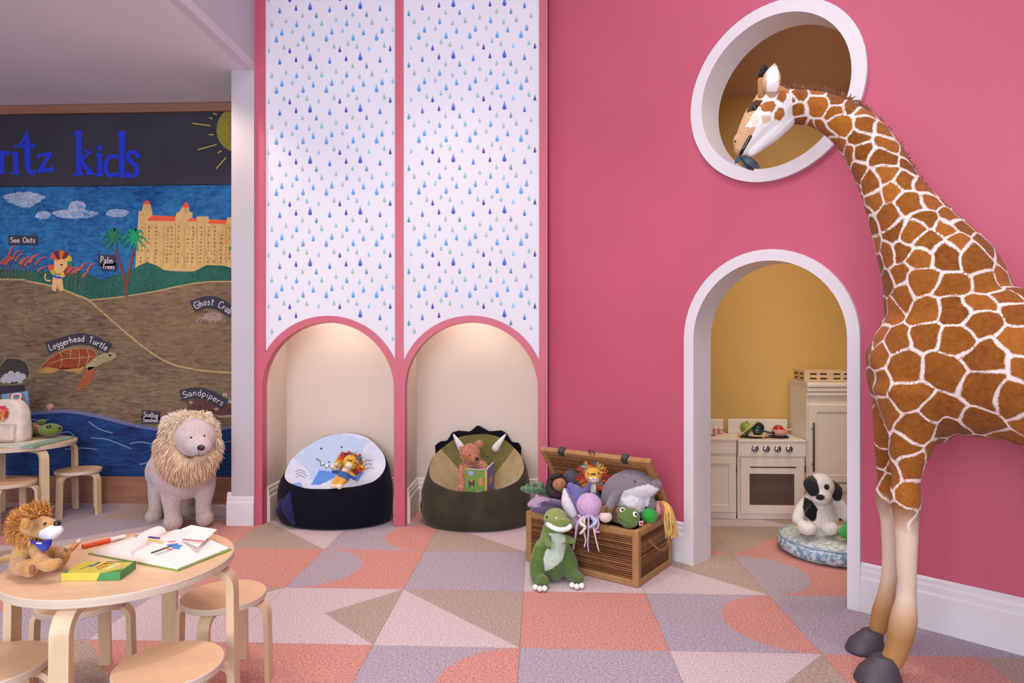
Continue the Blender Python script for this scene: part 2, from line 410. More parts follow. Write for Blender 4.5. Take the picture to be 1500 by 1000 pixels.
# niche linings and their baseboards
BBP = [(0, 0), (.020, 0), (.020, .155), (.014, .165), (.014, .19), (.009, .20), (.009, .215), (0, .225)]
def baseboard(bm, fn, s0, s1, prof=BBP, zs=1.0):
    """fn(s,out,z) -> world"""
    A = [bm.verts.new(fn(s0, p[0], p[1]*zs)) for p in prof]; B = [bm.verts.new(fn(s1, p[0], p[1]*zs)) for p in prof]
    for k in range(len(prof)): 
        j = (k+1) % len(prof); bm.faces.new((A[k], A[j], B[j], B[k]))
    bm.faces.new(A); bm.faces.new(B[::-1])
for (l, r) in ((a1, a2), (b1, b2)):
    bm = nb(); y0, y1, zt = YF+.08, YN, 1.60
    for q in ([(l, y0, 0), (l, y1, 0), (l, y1, zt), (l, y0, zt)], [(r, y0, 0), (r, y1, 0), (r, y1, zt), (r, y0, zt)],
              [(l, y1, 0), (r, y1, 0), (r, y1, zt), (l, y1, zt)], [(l, y0, zt), (r, y0, zt), (r, y1, zt), (l, y1, zt)]):
        bm.faces.new([bm.verts.new(v) for v in q])
    nw = obj('niche_lining', bm, m_niche, wall_back); nw['label'] = 'cream painted inside of arched niche'
    bm = nb()
    baseboard(bm, lambda s, o, z: Vector((s, YN-o, z)), l, r, zs=1.08)
    baseboard(bm, lambda s, o, z: Vector((l+o, s, z)), y0, YN, zs=1.08)
    baseboard(bm, lambda s, o, z: Vector((r-o, s, z)), y0, YN, zs=1.08)
    obj('niche_baseboard', bm, mat('cream_trim', '#e3d6cc', 0.4, 0.02, 3), wall_back)
    area('niche_downlight', ((l+r)/2, YF+.25, 1.58), ((l+r)/2, YF+.3, 0), 2.6, (1, .86, .74), 0.5, 0.12)
# ---- pilaster between chalkboard and alcove
xp0, xp1 = xa(341), XL
bm = nb(); box(bm, ((xp0+xp1)/2, (YF+YC)/2+.02, ZL/2), (xp1-xp0, YC-YF+.1-.02, ZL))
pil = tag(obj('trim_1', bm, m_wallwhite, kind='structure'), 'white pilaster with tall baseboard beside the chalkboard')
bm = nb(); baseboard(bm, lambda s, o, z: Vector((s, YF-.01-o*1.0, z)), xp0-.03, xp1-.001); baseboard(bm, lambda s, o, z: Vector((xp0-o, s, z)), YF-.02, YC)
obj('plinth', bm, m_white, pil)
# ---- chalkboard wall, low ceiling, soffit
bm = nb(); box(bm, (-4.2, YC+.05, ZH/2), (8.4-4.2+2*(xp1+4.2) if False else 5.0, .1, ZH))
tag(obj('wall_left', bm, m_wallwhite, kind='structure'), 'wall behind the chalkboard')
bm = nb(); box(bm, ((XL-6.6)/2, (YC-1.4)/2+.06, ZL+.03), (XL+6.6, YC+1.4+.1, .06))
tag(obj('ceiling', bm, m_ceil, kind='structure'), 'low mauve white ceiling over the chalkboard corner')
bm = nb(); box(bm, (XL-.03, (YF-1.4)/2, (ZL+ZH)/2), (.06, YF+1.4, ZH-ZL))
tag(obj('trim_2', bm, m_wallwhite, kind='structure'), 'white soffit face above the low ceiling edge')
bm = nb(); box(bm, ((XL+5.2)/2, (YC-1.4)/2, ZH+.05), (5.2-XL, YC+1.4, .08))
tag(obj('ceiling_high', bm, m_ceil, kind='structure'), 'high ceiling of the playroom')
bm = nb(); box(bm, (-6.55, 1.8, ZL/2), (.1, 6.4, ZL))
tag(obj('wall_far_left', bm, m_wallwhite, kind='structure'), 'white side wall beyond the small tables')
# ---- pink wall with round window and arched doorway
U0, U1 = u_of(801.5), 4.0
uc, zc_, ro_, ri_ = u_of(1131), 2.52, 0.452, 0.386
dl, dr = u_of(1005), u_of(1262); dil, dir_ = u_of(1019), u_of(1243.5)
DT = H+135*3.335/F                       # top of the doorway casing
def circ(c, z, r, n=64): return [(c+r*math.cos(2*PI*k/n), z+r*math.sin(2*PI*k/n)) for k in range(n)]
rim = ((dr-dl)-(dir_-dil))/2
hole = archp(dil-.01, dir_+.01, DT-rim+.01)
outer = [(U0, -.006)]+hole+[(U1, -.006), (U1, ZH), (U0, ZH)]
bm = nb(); prism(bm, [outer, circ(uc, zc_, ri_+.01)], lambda a, b, d: W(a, b, d), 0, -0.15, 0, 1)
wall_right = tag(obj('wall_right', bm, [m_pink, m_yellow], kind='structure'), 'slanting raspberry pink wall with round window and arched doorway')
bm = nb(); prism(bm, [circ(uc, zc_, ro_), circ(uc, zc_, ri_)], W, 0.022, -0.17)
tag(obj('window_1', bm, m_white, kind='structure'), 'round white framed opening high in the pink wall')
co = archp(dl, dr, DT); ci = archp(dil, dir_, DT-rim)
bm = nb(); prism(bm, [co+ci[::-1]], W, 0.024, -0.17)
tag(obj('door_1', bm, m_white, kind='structure'), 'white arched doorway casing in the pink wall')
bm = nb(); baseboard(bm, lambda s, o, z: W(s, z, o*1.0), U0, dl+.002); 
tag(obj('baseboard_back', bm, m_white, kind='structure'), 'white baseboard of the pink wall behind the toy chest')
bm = nb(); baseboard(bm, lambda s, o, z: W(s, z, o*1.0), dr-.002, U1)
tag(obj('baseboard_right', bm, m_white, kind='structure'), 'tall white baseboard of the pink wall behind the giraffe')
# ---- little room behind the pink wall
YK = 4.98
bm = nb(); box(bm, ((XR+.1+3.5)/2, YK+.05, ZL/2), (3.5-XR-.1+.1, .1, ZL))
tag(obj('wall_kitchen', bm, m_yellow, kind='structure'), 'mustard yellow wall behind the toy kitchen')
pA, pB = W(U0+.05, 0, -.16), W(3.2, 0, -.16)
bm = nb(); box(bm, (XR+.12, (YF+YK)/2+.05, ZL/2), (.06, YK-YF+.02, ZL))
tag(obj('wall_kitchen_left', bm, m_yellow, kind='structure'), 'mustard side wall of the little room')
xr = 3.35
bm = nb(); box(bm, (xr+.05, (YK+1.3)/2, ZL/2), (.1, YK-1.3+.1, ZL))
tag(obj('wall_kitchen_right', bm, m_yellow, kind='structure'), 'mustard end wall of the little room')
bm = nb(); prism(bm, [[(pA.x, pA.y), (pB.x, pB.y), (xr+.05, YK), (XR+.1, YK)]], lambda a, b, d: Vector((a, b, d)), ZL, ZL+.05)
tag(obj('ceiling_kitchen', bm, mat('tan_ceiling', '#cbb09a', 0.7, .02, 2), kind='structure'), 'tan ceiling of the little room')
spot('kitchen_spot', (1.6, 3.95, 3.06), (1.35, 4.9, 0.6), 95, (1, .87, .68), 84, .9, .1)
area('kitchen_fill', (2.4, 3.6, 3.06), (2.4, 3.7, 0), 16, (1, .86, .70), .8, .5)  # extra fill added to brighten what shows through the round window
# ================================================================ chalkboard with its mural
YB = YC-0.03
m_wood = mat('frame_wood', '#9a6a55', 0.5, 0.14, 4, 0.1, 60, stretch=(0.6, 1, 9))
def chalk(name, col, base, cover=0.55, sx=5, sz=5, scale=6, rot=0):
    """chalk rubbed over the dark board: base shows through the strokes"""
    if name in M: return M[name]
    m = bpy.data.materials.new(name); m.use_nodes = True; nt = m.node_tree; L = nt.links.new
    b = nt.nodes['Principled BSDF']; b.inputs['Roughness'].default_value = 0.85; b.inputs['Specular IOR Level'].default_value = 0.2
    tc = nd(nt, 'ShaderNodeTexCoord'); mp = nd(nt, 'ShaderNodeMapping'); mp.inputs['Scale'].default_value = (sx, 1, sz); mp.inputs['Rotation'].default_value = (0, rot, 0)
    L(tc.outputs['Object'], mp.inputs[0])
    n1 = nd(nt, 'ShaderNodeTexNoise'); n1.inputs['Scale'].default_value = scale; n1.inputs['Detail'].default_value = 8; n1.inputs['Distortion'].default_value = 1.2; L(mp.outputs[0], n1.inputs['Vector'])
    n2 = nd(nt, 'ShaderNodeTexNoise'); n2.inputs['Scale'].default_value = 3.0; n2.inputs['Detail'].default_value = 3; L(tc.outputs['Object'], n2.inputs['Vector'])
    ad = nd(nt, 'ShaderNodeMath', operation='MULTIPLY_ADD'); L(n2.outputs[0], ad.inputs[0]); ad.inputs[1].default_value = 0.5; L(n1.outputs[0], ad.inputs[2])
    mr = nd(nt, 'ShaderNodeMapRange'); mr.inputs[1].default_value = 0.75-0.5*cover; mr.inputs[2].default_value = 1.2-0.5*cover; L(ad.outputs[0], mr.inputs[0])
    mx = nd(nt, 'ShaderNodeMix', data_type='RGBA'); L(mr.outputs[0], mx.inputs[0])
    mx.inputs[6].default_value = lin(base)+(1,); mx.inputs[7].default_value = lin(col)+(1,)
    L(mx.outputs[2], b.inputs['Base Color']); M[name] = m
    return m
xb0, xb1 = -5.6, xp0-0.02
cb = thing('chalkboard', 'wall sized framed chalkboard with a coloured beach mural', 'chalkboard', (-3.6, YB, 0))
B0 = Vector(cb.location)
def zb(py, px=170): return PYp(px, py, YB).z
z_top, z_seam, z_bot = 3.02, zb(272), 0.205
def cpart(name, bm, m, parent=cb, **k):
    for v in bm.verts: v.co -= B0
    return obj(name, bm, m, parent, **k)
bm = nb(); box(bm, ((xb0+xb1)/2, YB+.008, (z_top+z_seam)/2), (xb1-xb0, .016, z_top-z_seam-.006)); top_panel = cpart('title_panel', bm, mat('slate', '#33303f', 0.75, 0.12, 3))
top_panel['label'] = 'dark slate strip lettered in blue chalk'
bm = nb(); box(bm, ((xb0+xb1)/2, YB+.008, (z_bot+z_seam)/2), (xb1-xb0, .016, z_seam-z_bot-.004)); mural = cpart('mural_panel', bm, chalk('chalk_sky', '#2f74ac', '#183c78', 0.5, 3, 6, 5))
mural['label'] = 'lower board with chalk drawing of dunes, hotel and sea'
for nm, z0, z1 in (('frame_top', z_top, ZL-.005), ('frame_bottom', 0.0, z_bot)):
    bm = nb(); box(bm, ((xb0+xb1)/2, YB-.004, (z0+z1)/2), (xb1-xb0, .045, z1-z0), bev=.004); cpart(nm, bm, m_wood)
LZ = [0]
def P2(px, py, lay): return PYp(px, py, YB-0.0006*lay-0.0004)
def draw(name, polys, m, lay, parent=None):
    """flat chalk shapes given as pixel outlines"""
    bm = nb()
    for pi0, pts in enumerate(polys):
        tr = tessellate_polygon([[Vector((p[0], p[1], 0)) for p in pts]])
        vs = [bm.verts.new(P2(p[0], p[1], lay+pi0*.04*(pi0 < 12))) for p in pts]
        for t in tr:
            try: bm.faces.new([vs[i] for i in t])
            except ValueError: pass
    for v in bm.verts: v.co -= B0
    me = bpy.data.meshes.new(name); bm.normal_update(); bm.to_mesh(me); bm.free()
    return obj(name, me, m, parent or mural, kind='stuff' if len(polys) > 1 else None)
def strokes(name, lines, m, lay, wd, parent=None, sm=True):
    bm = nb()
    for li, ln in enumerate(lines):
        w_ = wd
        if isinstance(ln, tuple) and not isinstance(ln[0], (tuple, list)) : pass
        if isinstance(ln, dict): w_ = ln['w']; ln = ln['p']
        pts = spl(ln, 5) if (sm and len(ln) > 2) else ln
        if hasattr(w_, '__len__'): w_ = [w_[0]+(w_[1]-w_[0])*k/(len(pts)-1) for k in range(len(pts))]
        ribbon(bm, pts, w_, lambda a, b: P2(a, b, lay+(li % 30)*.03))
    for v in bm.verts: v.co -= B0
    me = bpy.data.meshes.new(name); bm.to_mesh(me); bm.free()
    return obj(name, me, m, parent or mural, kind='stuff' if len(lines) > 1 else None)
def oval(cx, cy, rx, ry, n=20, wob=0.0, a0=0):
    return [(cx+rx*math.cos(2*PI*k/n)*(1+wob*math.sin(5*k+a0)), cy+ry*math.sin(2*PI*k/n)*(1+wob*math.cos(3*k+a0))) for k in range(n)]
SL = '#2d2a3a'
def crop(pts, ox, oy, s): return [(ox+x/s, oy+y/s) for x, y in pts]
# lettering on the title strip
c1 = lambda *p: crop(p, 0, 130, 3.703)
m_let = chalk('chalk_blue', '#2c3fd8', '#2a2f9a', 0.9, 6, 6, 8)
let = [dict(p=c1((8, 335), (10, 400), (8, 455)), w=6.5), dict(p=c1((8, 365), (22, 350), (40, 345), (45, 362)), w=4), dict(p=c1((-8, 458), (28, 458)), w=3),
 dict(p=c1((85, 345), (86, 455)), w=7), dict(p=c1((60, 352), (86, 346)), w=3.5), dict(p=c1((56, 459), (108, 459)), w=3),
 dict(p=c1((147, 226), (150, 300)), w=(1, 9)), dict(p=c1((150, 298), (150, 410), (158, 445), (178, 456), (192, 438)), w=(9.2, 5)), dict(p=c1((104, 311), (190, 311)), w=4.6), dict(p=c1((145, 240), (105, 311)), w=(2, 6)),
 dict(p=c1((202, 362), (282, 350)), w=4.5), dict(p=c1((268, 358), (218, 440)), w=6), dict(p=c1((204, 448), (292, 436)), w=5.5), dict(p=c1((204, 356), (210, 385)), w=2.5), dict(p=c1((280, 412), (290, 440)), w=2.5),
 dict(p=c1((426, 228), (428, 460)), w=8.5), dict(p=c1((396, 252), (426, 229)), w=(2, 5)), dict(p=c1((436, 392), (486, 342)), w=4.5), dict(p=c1((458, 334), (496, 346)), w=3.2), dict(p=c1((440, 385), (490, 458)), w=(4, 9)), dict(p=c1((466, 462), (510, 462)), w=3), dict(p=c1((396, 465), (456, 465)), w=3.2),
 dict(p=c1((541, 350), (541, 465)), w=7.5), dict(p=c1((520, 358), (541, 350)), w=3.5), dict(p=c1((518, 469), (563, 469)), w=3.2),
 dict(p=c1((640, 372), (600, 366), (576, 400), (574, 440), (596, 470), (640, 458)), w=5.5), dict(p=c1((664, 230), (660, 478)), w=8.5), dict(p=c1((636, 248), (664, 231)), w=(2, 5)), dict(p=c1((648, 478), (690, 470)), w=4),
 dict(p=c1((752, 378), (740, 350), (708, 345), (694, 372), (716, 400), (742, 424), (740, 460), (710, 474), (682, 456)), w=6)]
strokes('lettering', let, m_let, 1, 4, top_panel)
draw('lettering_dots', [crop(oval(85, 312, 11, 11), 0, 130, 3.703), crop(oval(541, 320, 16, 16), 0, 130, 3.703)], m_let, 1, top_panel)
m_sun = chalk('chalk_yellow', '#a99a3a', '#5c5634', 0.6, 8, 8, 10)
draw('sun_drawing', [oval(345, 190, 28, 32)], m_sun, 1, top_panel)
m_ray = chalk('chalk_ray', '#c0ae4c', '#8a7d40', 0.9, 5, 5, 8)
strokes('sun_rays', [c1((1045, 187), (1140, 200)), c1((1073, 330), (1175, 302)), c1((1172, 434), (1225, 374)), c1((1132, 248), (1160, 250)), c1((1134, 154), (1152, 164)), c1((1180, 348), (1202, 336)), c1((1156, 132), (1176, 140))], m_ray, 1, 1.6, top_panel)
# clouds, hedge, dunes, sea
m_cl = chalk('chalk_cloud', '#a9b4cc', '#3a6ea6', 0.55, 6, 8, 5)
draw('cloud_drawing', [oval(35, 290, 30, 9, 24, .12), oval(37, 296, 16, 8, 20, .1)], m_cl, 1); draw('cloud_drawing', [oval(110, 313, 33, 7, 24, .08), oval(113, 303, 13, 9, 20, .1)], m_cl, 2)
draw('cloud_drawing', [oval(172, 312, 17, 6, 20, .1)], m_cl, 1); draw('cloud_drawing', [oval(63, 315, 11, 6, 20, .12)], m_cl, 1)
m_hedge = chalk('chalk_hedge', '#2f6b5c', '#1f3f3c', 0.5, 8, 8, 8)
build = [(198, 395), (203, 310), (208, 308), (209, 302), (212, 296), (219, 296), (221, 302), (223, 309), (223, 318), (257, 320), (258, 312), (263, 310), (266, 303), (270, 298), (276, 303), (278, 310), (282, 311), (282, 322), (288, 321), (288, 317), (305, 317), (307, 324), (332, 324), (333, 318), (345, 318), (350, 400)]
m_tan = chalk('chalk_hotel', '#cba971', '#a3824f', 0.7, 9, 3, 7)
hotel = draw('hotel_drawing', [build], m_tan, 2)
m_roof = chalk('chalk_roof', '#d8573a', '#b8412b', 0.9)
draw('roof_drawing', [[(215, 323), (223, 315), (257, 317), (257, 324)], [(274, 324), (279, 319.5), (288, 320), (288, 324)], [(304, 327), (308, 321), (332, 322.5), (332, 328)],
     [(209, 299), (214, 293.5), (218, 294), (220, 299)], [(266, 304), (271, 296.5), (274, 297), (278, 304)]], m_roof, 3)
m_win = chalk('chalk_window', '#8f6b45', '#6e5138', 0.6)
wins = []
rg = random.Random(3)
for cx0 in (208, 218, 229, 246, 252, 262, 276, 283, 295, 306, 315, 325, 337):
    for k in range(11):
        y = 333+k*5.6+rg.uniform(-.6, .6); x = cx0-k*0.18+rg.uniform(-.5, .5)
        if y > 388 or rg.random() < .15: continue
        h_ = rg.uniform(1.2, 2.4); w_ = rg.uniform(.8, 1.6)
        wins.append([(x-w_, y-h_*.6), (x+w_, y-h_*.6), (x+w_, y+h_*.6), (x-w_, y+h_*.6)])
draw('hotel_windows', wins, m_win, 3)
draw('hotel_windows', [[(x-.5, 326), (x+.5, 326), (x+.2, 392), (x-.8, 392)] for x in (213, 240, 257, 270, 289, 300, 331)], chalk('chalk_ochre', '#b08c55', '#93713f', .6), 3)
draw('hedge_drawing', [[(-330, 396), (0, 394), (60, 397), (122, 399), (150, 410), (170, 402), (188, 398), (205, 388), (215, 384), (228, 388), (240, 395), (262, 399), (285, 397), (303, 388), (328, 389), (350, 396), (395, 395), (395, 460), (-330, 440)]], m_hedge, 4)
m_hill = chalk('chalk_dune', '#867058', '#453b38', 0.55, 2, 9, 5, rot=0.25)
m_hill2 = chalk('chalk_dune_back', '#8a7058', '#57483f', 0.55, 2, 9, 5, rot=-0.1)
draw('dune_drawing', [[(120, 440), (165, 436), (220, 428), (262, 419), (300, 413), (330, 412), (395, 414), (395, 640), (60, 640)]], m_hill2, 5)
lh = [(-330, 410), (0, 409), (40, 412), (80, 420), (112, 432), (130, 440), (160, 466), (200, 500), (235, 525), (262, 536), (300, 543), (345, 546), (395, 548)]
draw('dune_drawing', [spl(lh, 4)+[(395, 660), (-330, 660)]], m_hill, 7)
strokes('dune_edge', [lh], chalk('chalk_sand_edge', '#b09a6a', '#8a7753', .8), 8, 2.6)
strokes('dune_edge', [[(122, 440), (165, 436), (220, 428), (262, 419), (300, 413), (340, 412)]], M['chalk_sand_edge'], 6, 1.8)
rg = random.Random(5)
hs = []
for k in range(90):
    x = rg.uniform(-10, 330); y = rg.uniform(430, 590)
    if y < 425+max(0, (x-100)*.55): 
        if not (x > 150 and y > 440): continue
    l_ = rg.uniform(10, 34); s_ = rg.uniform(.1, .45) if x < 230 else rg.uniform(-.2, .2)
    hs.append([(x, y), (x+l_*.5, y+l_*s_*.5+rg.uniform(-1, 1)), (x+l_, y+l_*s_)])
strokes('dune_shading', hs, chalk('chalk_sand_mark', '#9a846a', '#6c5b4c', .5, 12, 12, 14), 8, 0.8)
m_sea = chalk('chalk_sea', '#234c86', '#1a2150', 0.5, 2, 9, 4)
sea = [(-330, 596), (0, 600), (30, 604), (60, 602), (90, 600), (115, 602), (150, 609), (185, 618), (220, 625), (262, 629), (300, 630), (345, 622), (395, 618)]
draw('sea_drawing', [spl(sea, 4)+[(395, 720), (-330, 720)]], m_sea, 9)
strokes('foam_line', [[(x, y+2) for x, y in sea]], chalk('chalk_foam', '#7a7fa8', '#454a80', .55, 9, 9, 12), 10, 5)
strokes('wave_marks', [[(130, 617), (145, 628), (165, 634)], [(132, 641), (155, 643), (175, 650), (192, 657)], [(95, 658), (120, 656), (142, 658)], [(190, 650), (205, 647), (222, 650)], [(85, 636), (100, 632), (110, 640)], [(322, 650), (338, 646), (350, 650)], [(205, 680), (225, 676), (245, 680)], [(40, 612), (58, 616), (72, 614)]], chalk('chalk_wave', '#8fa6c8', '#4a6aa0', .5, 9, 9, 12), 11, 1.5)
# palms, sea oats
m_leaf = chalk('chalk_leaf', '#1f9a68', '#12704c', .7); m_leaf2 = chalk('chalk_leaf_dark', '#2a7a58', '#1a5240', .7)
strokes('palm_trunk', [[(186, 434), (180, 400), (168, 366)], [(184, 434), (189, 400), (196, 364)]], chalk('chalk_trunk', '#7e3f3c', '#5a2c30', .7), 9, 3)
for cx, cy, mm in ((166, 350, m_leaf2), (197, 350, m_leaf)):
    strokes('palm_fronds', [dict(p=[(cx, cy), (cx+16*math.cos(a)*.6, cy+12*math.sin(a)-4), (cx+19*math.cos(a), cy+15*math.sin(a)+4)], w=(6, 1)) for a in (R(0), R(35), R(75), R(115), R(150), R(190), R(230), R(275), R(315))], mm, 10, 3)
draw('palm_fronds', [[(342, 360), (334, 362), (336, 366), (342, 364)]], m_leaf, 10)
oats = []; heads = []
rg = random.Random(8)
for k in range(19):
    x = -6+k*4.6 if k < 13 else 92+(k-13)*6; yb = 412+max(0, (x-30)*.14); tall = rg.uniform(30, 50) if x < 45 else rg.uniform(22, 38)
    lean = rg.uniform(12, 20)
    oats.append([(x, yb), (x+2, yb-tall*.55), (x+lean*.55, yb-tall*.9)])
    heads.append(dict(p=[(x+lean*.35, yb-tall*.76), (x+lean*.75, yb-tall*1.0), (x+lean*1.2, yb-tall*1.06)], w=(3.4, .8)))
strokes('oat_stems', oats, chalk('chalk_stem', '#8a6a58', '#5d4a44', .6), 8, .8)
strokes('oat_heads', heads, chalk('chalk_oat', '#c4614c', '#8f4038', .6), 9, 2)
# small lion figure among the oats
c2 = lambda *p: crop(p, 0, 350, 10.714)
mane_cols = ['#b9503c', '#5a2a3c', '#c2632c', '#6b3030', '#c2a83e', '#2a7a50', '#b03b3f', '#7d3a45', '#c9a840', '#2e8255', '#a8a03e', '#c4503c']
for k, cc in enumerate(mane_cols):
    a0, a1_ = R(-150+k*27), R(-150+(k+1)*27)
    draw('lion_mane', [c2(*[(945+150*math.cos(a_)*q, 390+150*math.sin(a_)*1.1*q) for a_, q in ((a0, .4), (a0, 1.28), ((a0+a1_)/2, 1.32), (a1_, 1.28), (a1_, .4))])], chalk('chalk_mane%d' % k, cc, cc, .9), 9)
draw('lion_figure', [c2((830, 560), (965, 580), (1000, 800), (940, 820), (900, 720), (870, 825), (815, 800)), c2((850, 330), (1040, 310), (1060, 420), (1000, 500), (940, 520), (900, 560), (850, 480))], chalk('chalk_lion', '#d4ab78', '#c0935f', .8), 10)
strokes('lion_details', [c2((820, 570), (890, 600), (965, 605))], chalk('chalk_belt', '#2f45c0', '#2f45c0', .9), 11, 3)
strokes('lion_details', [c2((800, 655), (740, 650), (705, 610), (715, 540))], M['chalk_lion'], 10, 2)
draw('lion_details', [c2(*oval(965, 405, 22, 14, 10)), c2(*oval(890, 345, 9, 9, 8)), c2(*oval(1010, 345, 9, 9, 8))], chalk('chalk_dark', '#3a2a28', '#2a2020', .8), 11)
# turtle, eggs, crab, shell, birds
c3 = lambda *p: crop(p, 0, 380, 3.847)
draw('turtle_shell', [c3((228, 605), (285, 552), (365, 512), (450, 500), (525, 510), (545, 540), (525, 580), (450, 610), (370, 618), (290, 612))], chalk('chalk_shell', '#96492f', '#66301f', .6, 6, 6, 7), 8)
draw('turtle_belly', [c3((330, 612), (440, 610), (480, 595), (450, 640), (390, 632))], chalk('chalk_belly', '#b98a4c', '#8a6638', .7), 8)
m_tu = chalk('chalk_turtle', '#a9a27c', '#6f6b50', .6, 8, 8, 9)
draw('turtle_head', [c3((480, 600), (530, 555), (575, 530), (620, 518), (652, 528), (655, 550), (628, 566), (590, 578), (545, 602), (500, 625))], m_tu, 9)
draw('turtle_flipper', [c3((500, 605), (538, 605), (536, 655), (505, 700), (455, 730), (418, 730), (450, 685), (470, 640))], chalk('chalk_flipper', '#a5603f', '#6f4030', .6, 8, 8, 9), 9)
draw('turtle_flipper', [c3((215, 628), (262, 604), (338, 616), (300, 638), (240, 642))], M['chalk_belly'], 9)
strokes('turtle_lines', [c3((270, 590), (360, 560), (450, 555), (525, 545)), c3((340, 525), (350, 560), (340, 610)), c3((440, 502), (450, 555), (440, 608)), c3((400, 508), (395, 555)), c3((490, 506), (500, 550), (485, 590)), c3((230, 605), (285, 552), (365, 512), (450, 500), (525, 510), (545, 540))], chalk('chalk_line', '#c4a672', '#96784c', .7), 10, .7)
draw('turtle_eye', [c3(*oval(620, 540, 9, 7, 10))], M['chalk_dark'], 10)
strokes('egg_nest', [c3((0, 690), (60, 705), (140, 690), (168, 640), (150, 580), (110, 560), (40, 556), (0, 600))], chalk('chalk_grey', '#8d8a78', '#6a675c', .7), 8, 1)
draw('egg_nest', [c3((0, 600), (40, 558), (110, 562), (150, 585), (165, 640), (140, 688), (60, 702), (0, 690))], chalk('chalk_pit', '#4a4442', '#3a3436', .5), 8)
draw('egg_drawing', [c3(*oval(x, y, 19, 19, 12)) for x, y in ((35, 660), (62, 645), (100, 650), (128, 660), (80, 672), (112, 678), (50, 680), (20, 678))], chalk('chalk_egg', '#b9b6c4', '#9a97a6', .7), 9)
draw('label_ground', [c3((0, 712), (140, 705), (142, 740), (100, 755), (0, 760))], mat('slate', SL), 8)
m_crab = chalk('chalk_crab', '#c4aaa4', '#6a5550', .45, 12, 12, 9)
draw('crab_drawing', [c3((1140, 330), (1155, 305), (1200, 295), (1245, 305), (1262, 330), (1240, 345), (1180, 345))], m_crab, 8)
strokes('crab_legs', [c3((1145, 325), (1115, 335), (1110, 360)), c3((1150, 335), (1130, 345), (1128, 362)), c3((1255, 325), (1268, 340), (1262, 358)), c3((1215, 345), (1210, 360)), c3((1190, 345), (1180, 360)), c3((1180, 300), (1178, 288)), c3((1198, 300), (1198, 288))], m_crab, 9, 1.5)
draw('seashell_drawing', [c3((262, 825), (275, 810), (295, 812), (303, 828), (285, 842), (292, 850), (275, 848), (266, 838))], chalk('chalk_pinkshell', '#d49a94', '#b97f7c', .8), 8)
draw('sandpiper_ground', [c3((1050, 800), (1110, 780), (1300, 790), (1330, 870), (1200, 880), (1060, 840))], chalk('chalk_rust', '#6a4440', '#4f3836', .5, 4, 9), 8)
draw('sandpiper_drawing', [c3(*oval(1268, 762, 15, 12, 12)), c3((1250, 795), (1275, 780), (1330, 800), (1320, 815), (1285, 808)), c3(*oval(1218, 842, 14, 9, 12)), c3(*oval(1076, 805, 11, 9, 12)), c3((1200, 870), (1240, 880), (1330, 870), (1320, 890), (1240, 892))], m_crab, 9)
# hand lettering: one stroke letters
GL = {'S': (.62, [[(.6, .85), (.35, 1), (.08, .85), (.15, .6), (.5, .45), (.6, .2), (.3, 0), (.02, .12)]]), 'e': (.5, [[(.05, .3), (.45, .32), (.4, .5), (.2, .55), (.05, .35), (.1, .08), (.3, 0), (.48, .1)]]),
 'a': (.5, [[(.42, .5), (.2, .56), (.04, .3), (.15, .02), (.35, .1), (.42, .5)], [(.42, .5), (.42, .1), (.5, 0)]]), 'O': (.75, [[(.38, 1), (.08, .75), (.08, .25), (.36, 0), (.68, .25), (.68, .75), (.38, 1)]]),
 't': (.42, [[(.2, .9), (.2, .1), (.36, 0)], [(.03, .58), (.4, .6)]]), 's': (.42, [[(.38, .5), (.2, .56), (.06, .42), (.3, .28), (.36, .1), (.18, 0), (.02, .08)]]),
 'P': (.6, [[(.1, 0), (.1, 1), (.4, 1), (.55, .78), (.4, .52), (.1, .48)]]), 'l': (.25, [[(.1, 1), (.1, .05), (.2, 0)]]), 'm': (.75, [[(.06, .55), (.06, 0)], [(.06, .35), (.2, .55), (.34, .4), (.34, 0)], [(.34, .4), (.5, .55), (.64, .4), (.66, 0)]]),
 'T': (.6, [[(.02, 1), (.6, 1)], [(.3, 1), (.3, 0)]]), 'r': (.4, [[(.06, .55), (.08, 0)], [(.08, .3), (.2, .5), (.38, .52)]]), 'L': (.55, [[(.1, 1), (.1, 0), (.52, .05)]]), 'o': (.5, [[(.25, .55), (.05, .35), (.1, .05), (.3, 0), (.45, .25), (.4, .5), (.25, .55)]]),
 'g': (.5, [[(.42, .5), (.2, .56), (.04, .3), (.18, .04), (.4, .15), (.42, .5)], [(.42, .5), (.42, -.25), (.2, -.38), (.04, -.25)]]), 'h': (.5, [[(.08, 1), (.08, 0)], [(.08, .3), (.25, .54), (.42, .4), (.42, 0)]]),
 'd': (.5, [[(.42, 1), (.42, 0)], [(.42, .45), (.2, .56), (.04, .3), (.18, .02), (.42, .12)]]), 'u': (.5, [[(.06, .55), (.08, .1), (.25, 0), (.4, .15), (.42, .55)], [(.42, .55), (.45, 0)]]), 'G': (.75, [[(.68, .85), (.4, 1), (.08, .7), (.12, .2), (.4, 0), (.68, .15), (.68, .45), (.42, .45)]]),
 'C': (.65, [[(.62, .85), (.36, 1), (.06, .7), (.1, .22), (.36, 0), (.62, .14)]]), 'b': (.5, [[(.08, 1), (.08, 0)], [(.08, .4), (.28, .55), (.44, .3), (.3, .02), (.08, .08)]]), 'n': (.5, [[(.06, .55), (.06, 0)], [(.06, .3), (.24, .54), (.4, .4), (.42, 0)]]),
 'p': (.5, [[(.06, .55), (.06, -.4)], [(.06, .45), (.28, .56), (.44, .3), (.28, .02), (.06, .08)]]), 'i': (.22, [[(.1, .5), (.1, 0)], [(.08, .74), (.12, .78)]]), 'c': (.45, [[(.42, .48), (.22, .56), (.05, .32), (.12, .05), (.3, 0), (.44, .08)]]), ' ': (.5, [])}
m_hand = chalk('chalk_white', '#d8d2da', '#a09aa8', .85, 10, 10, 10)
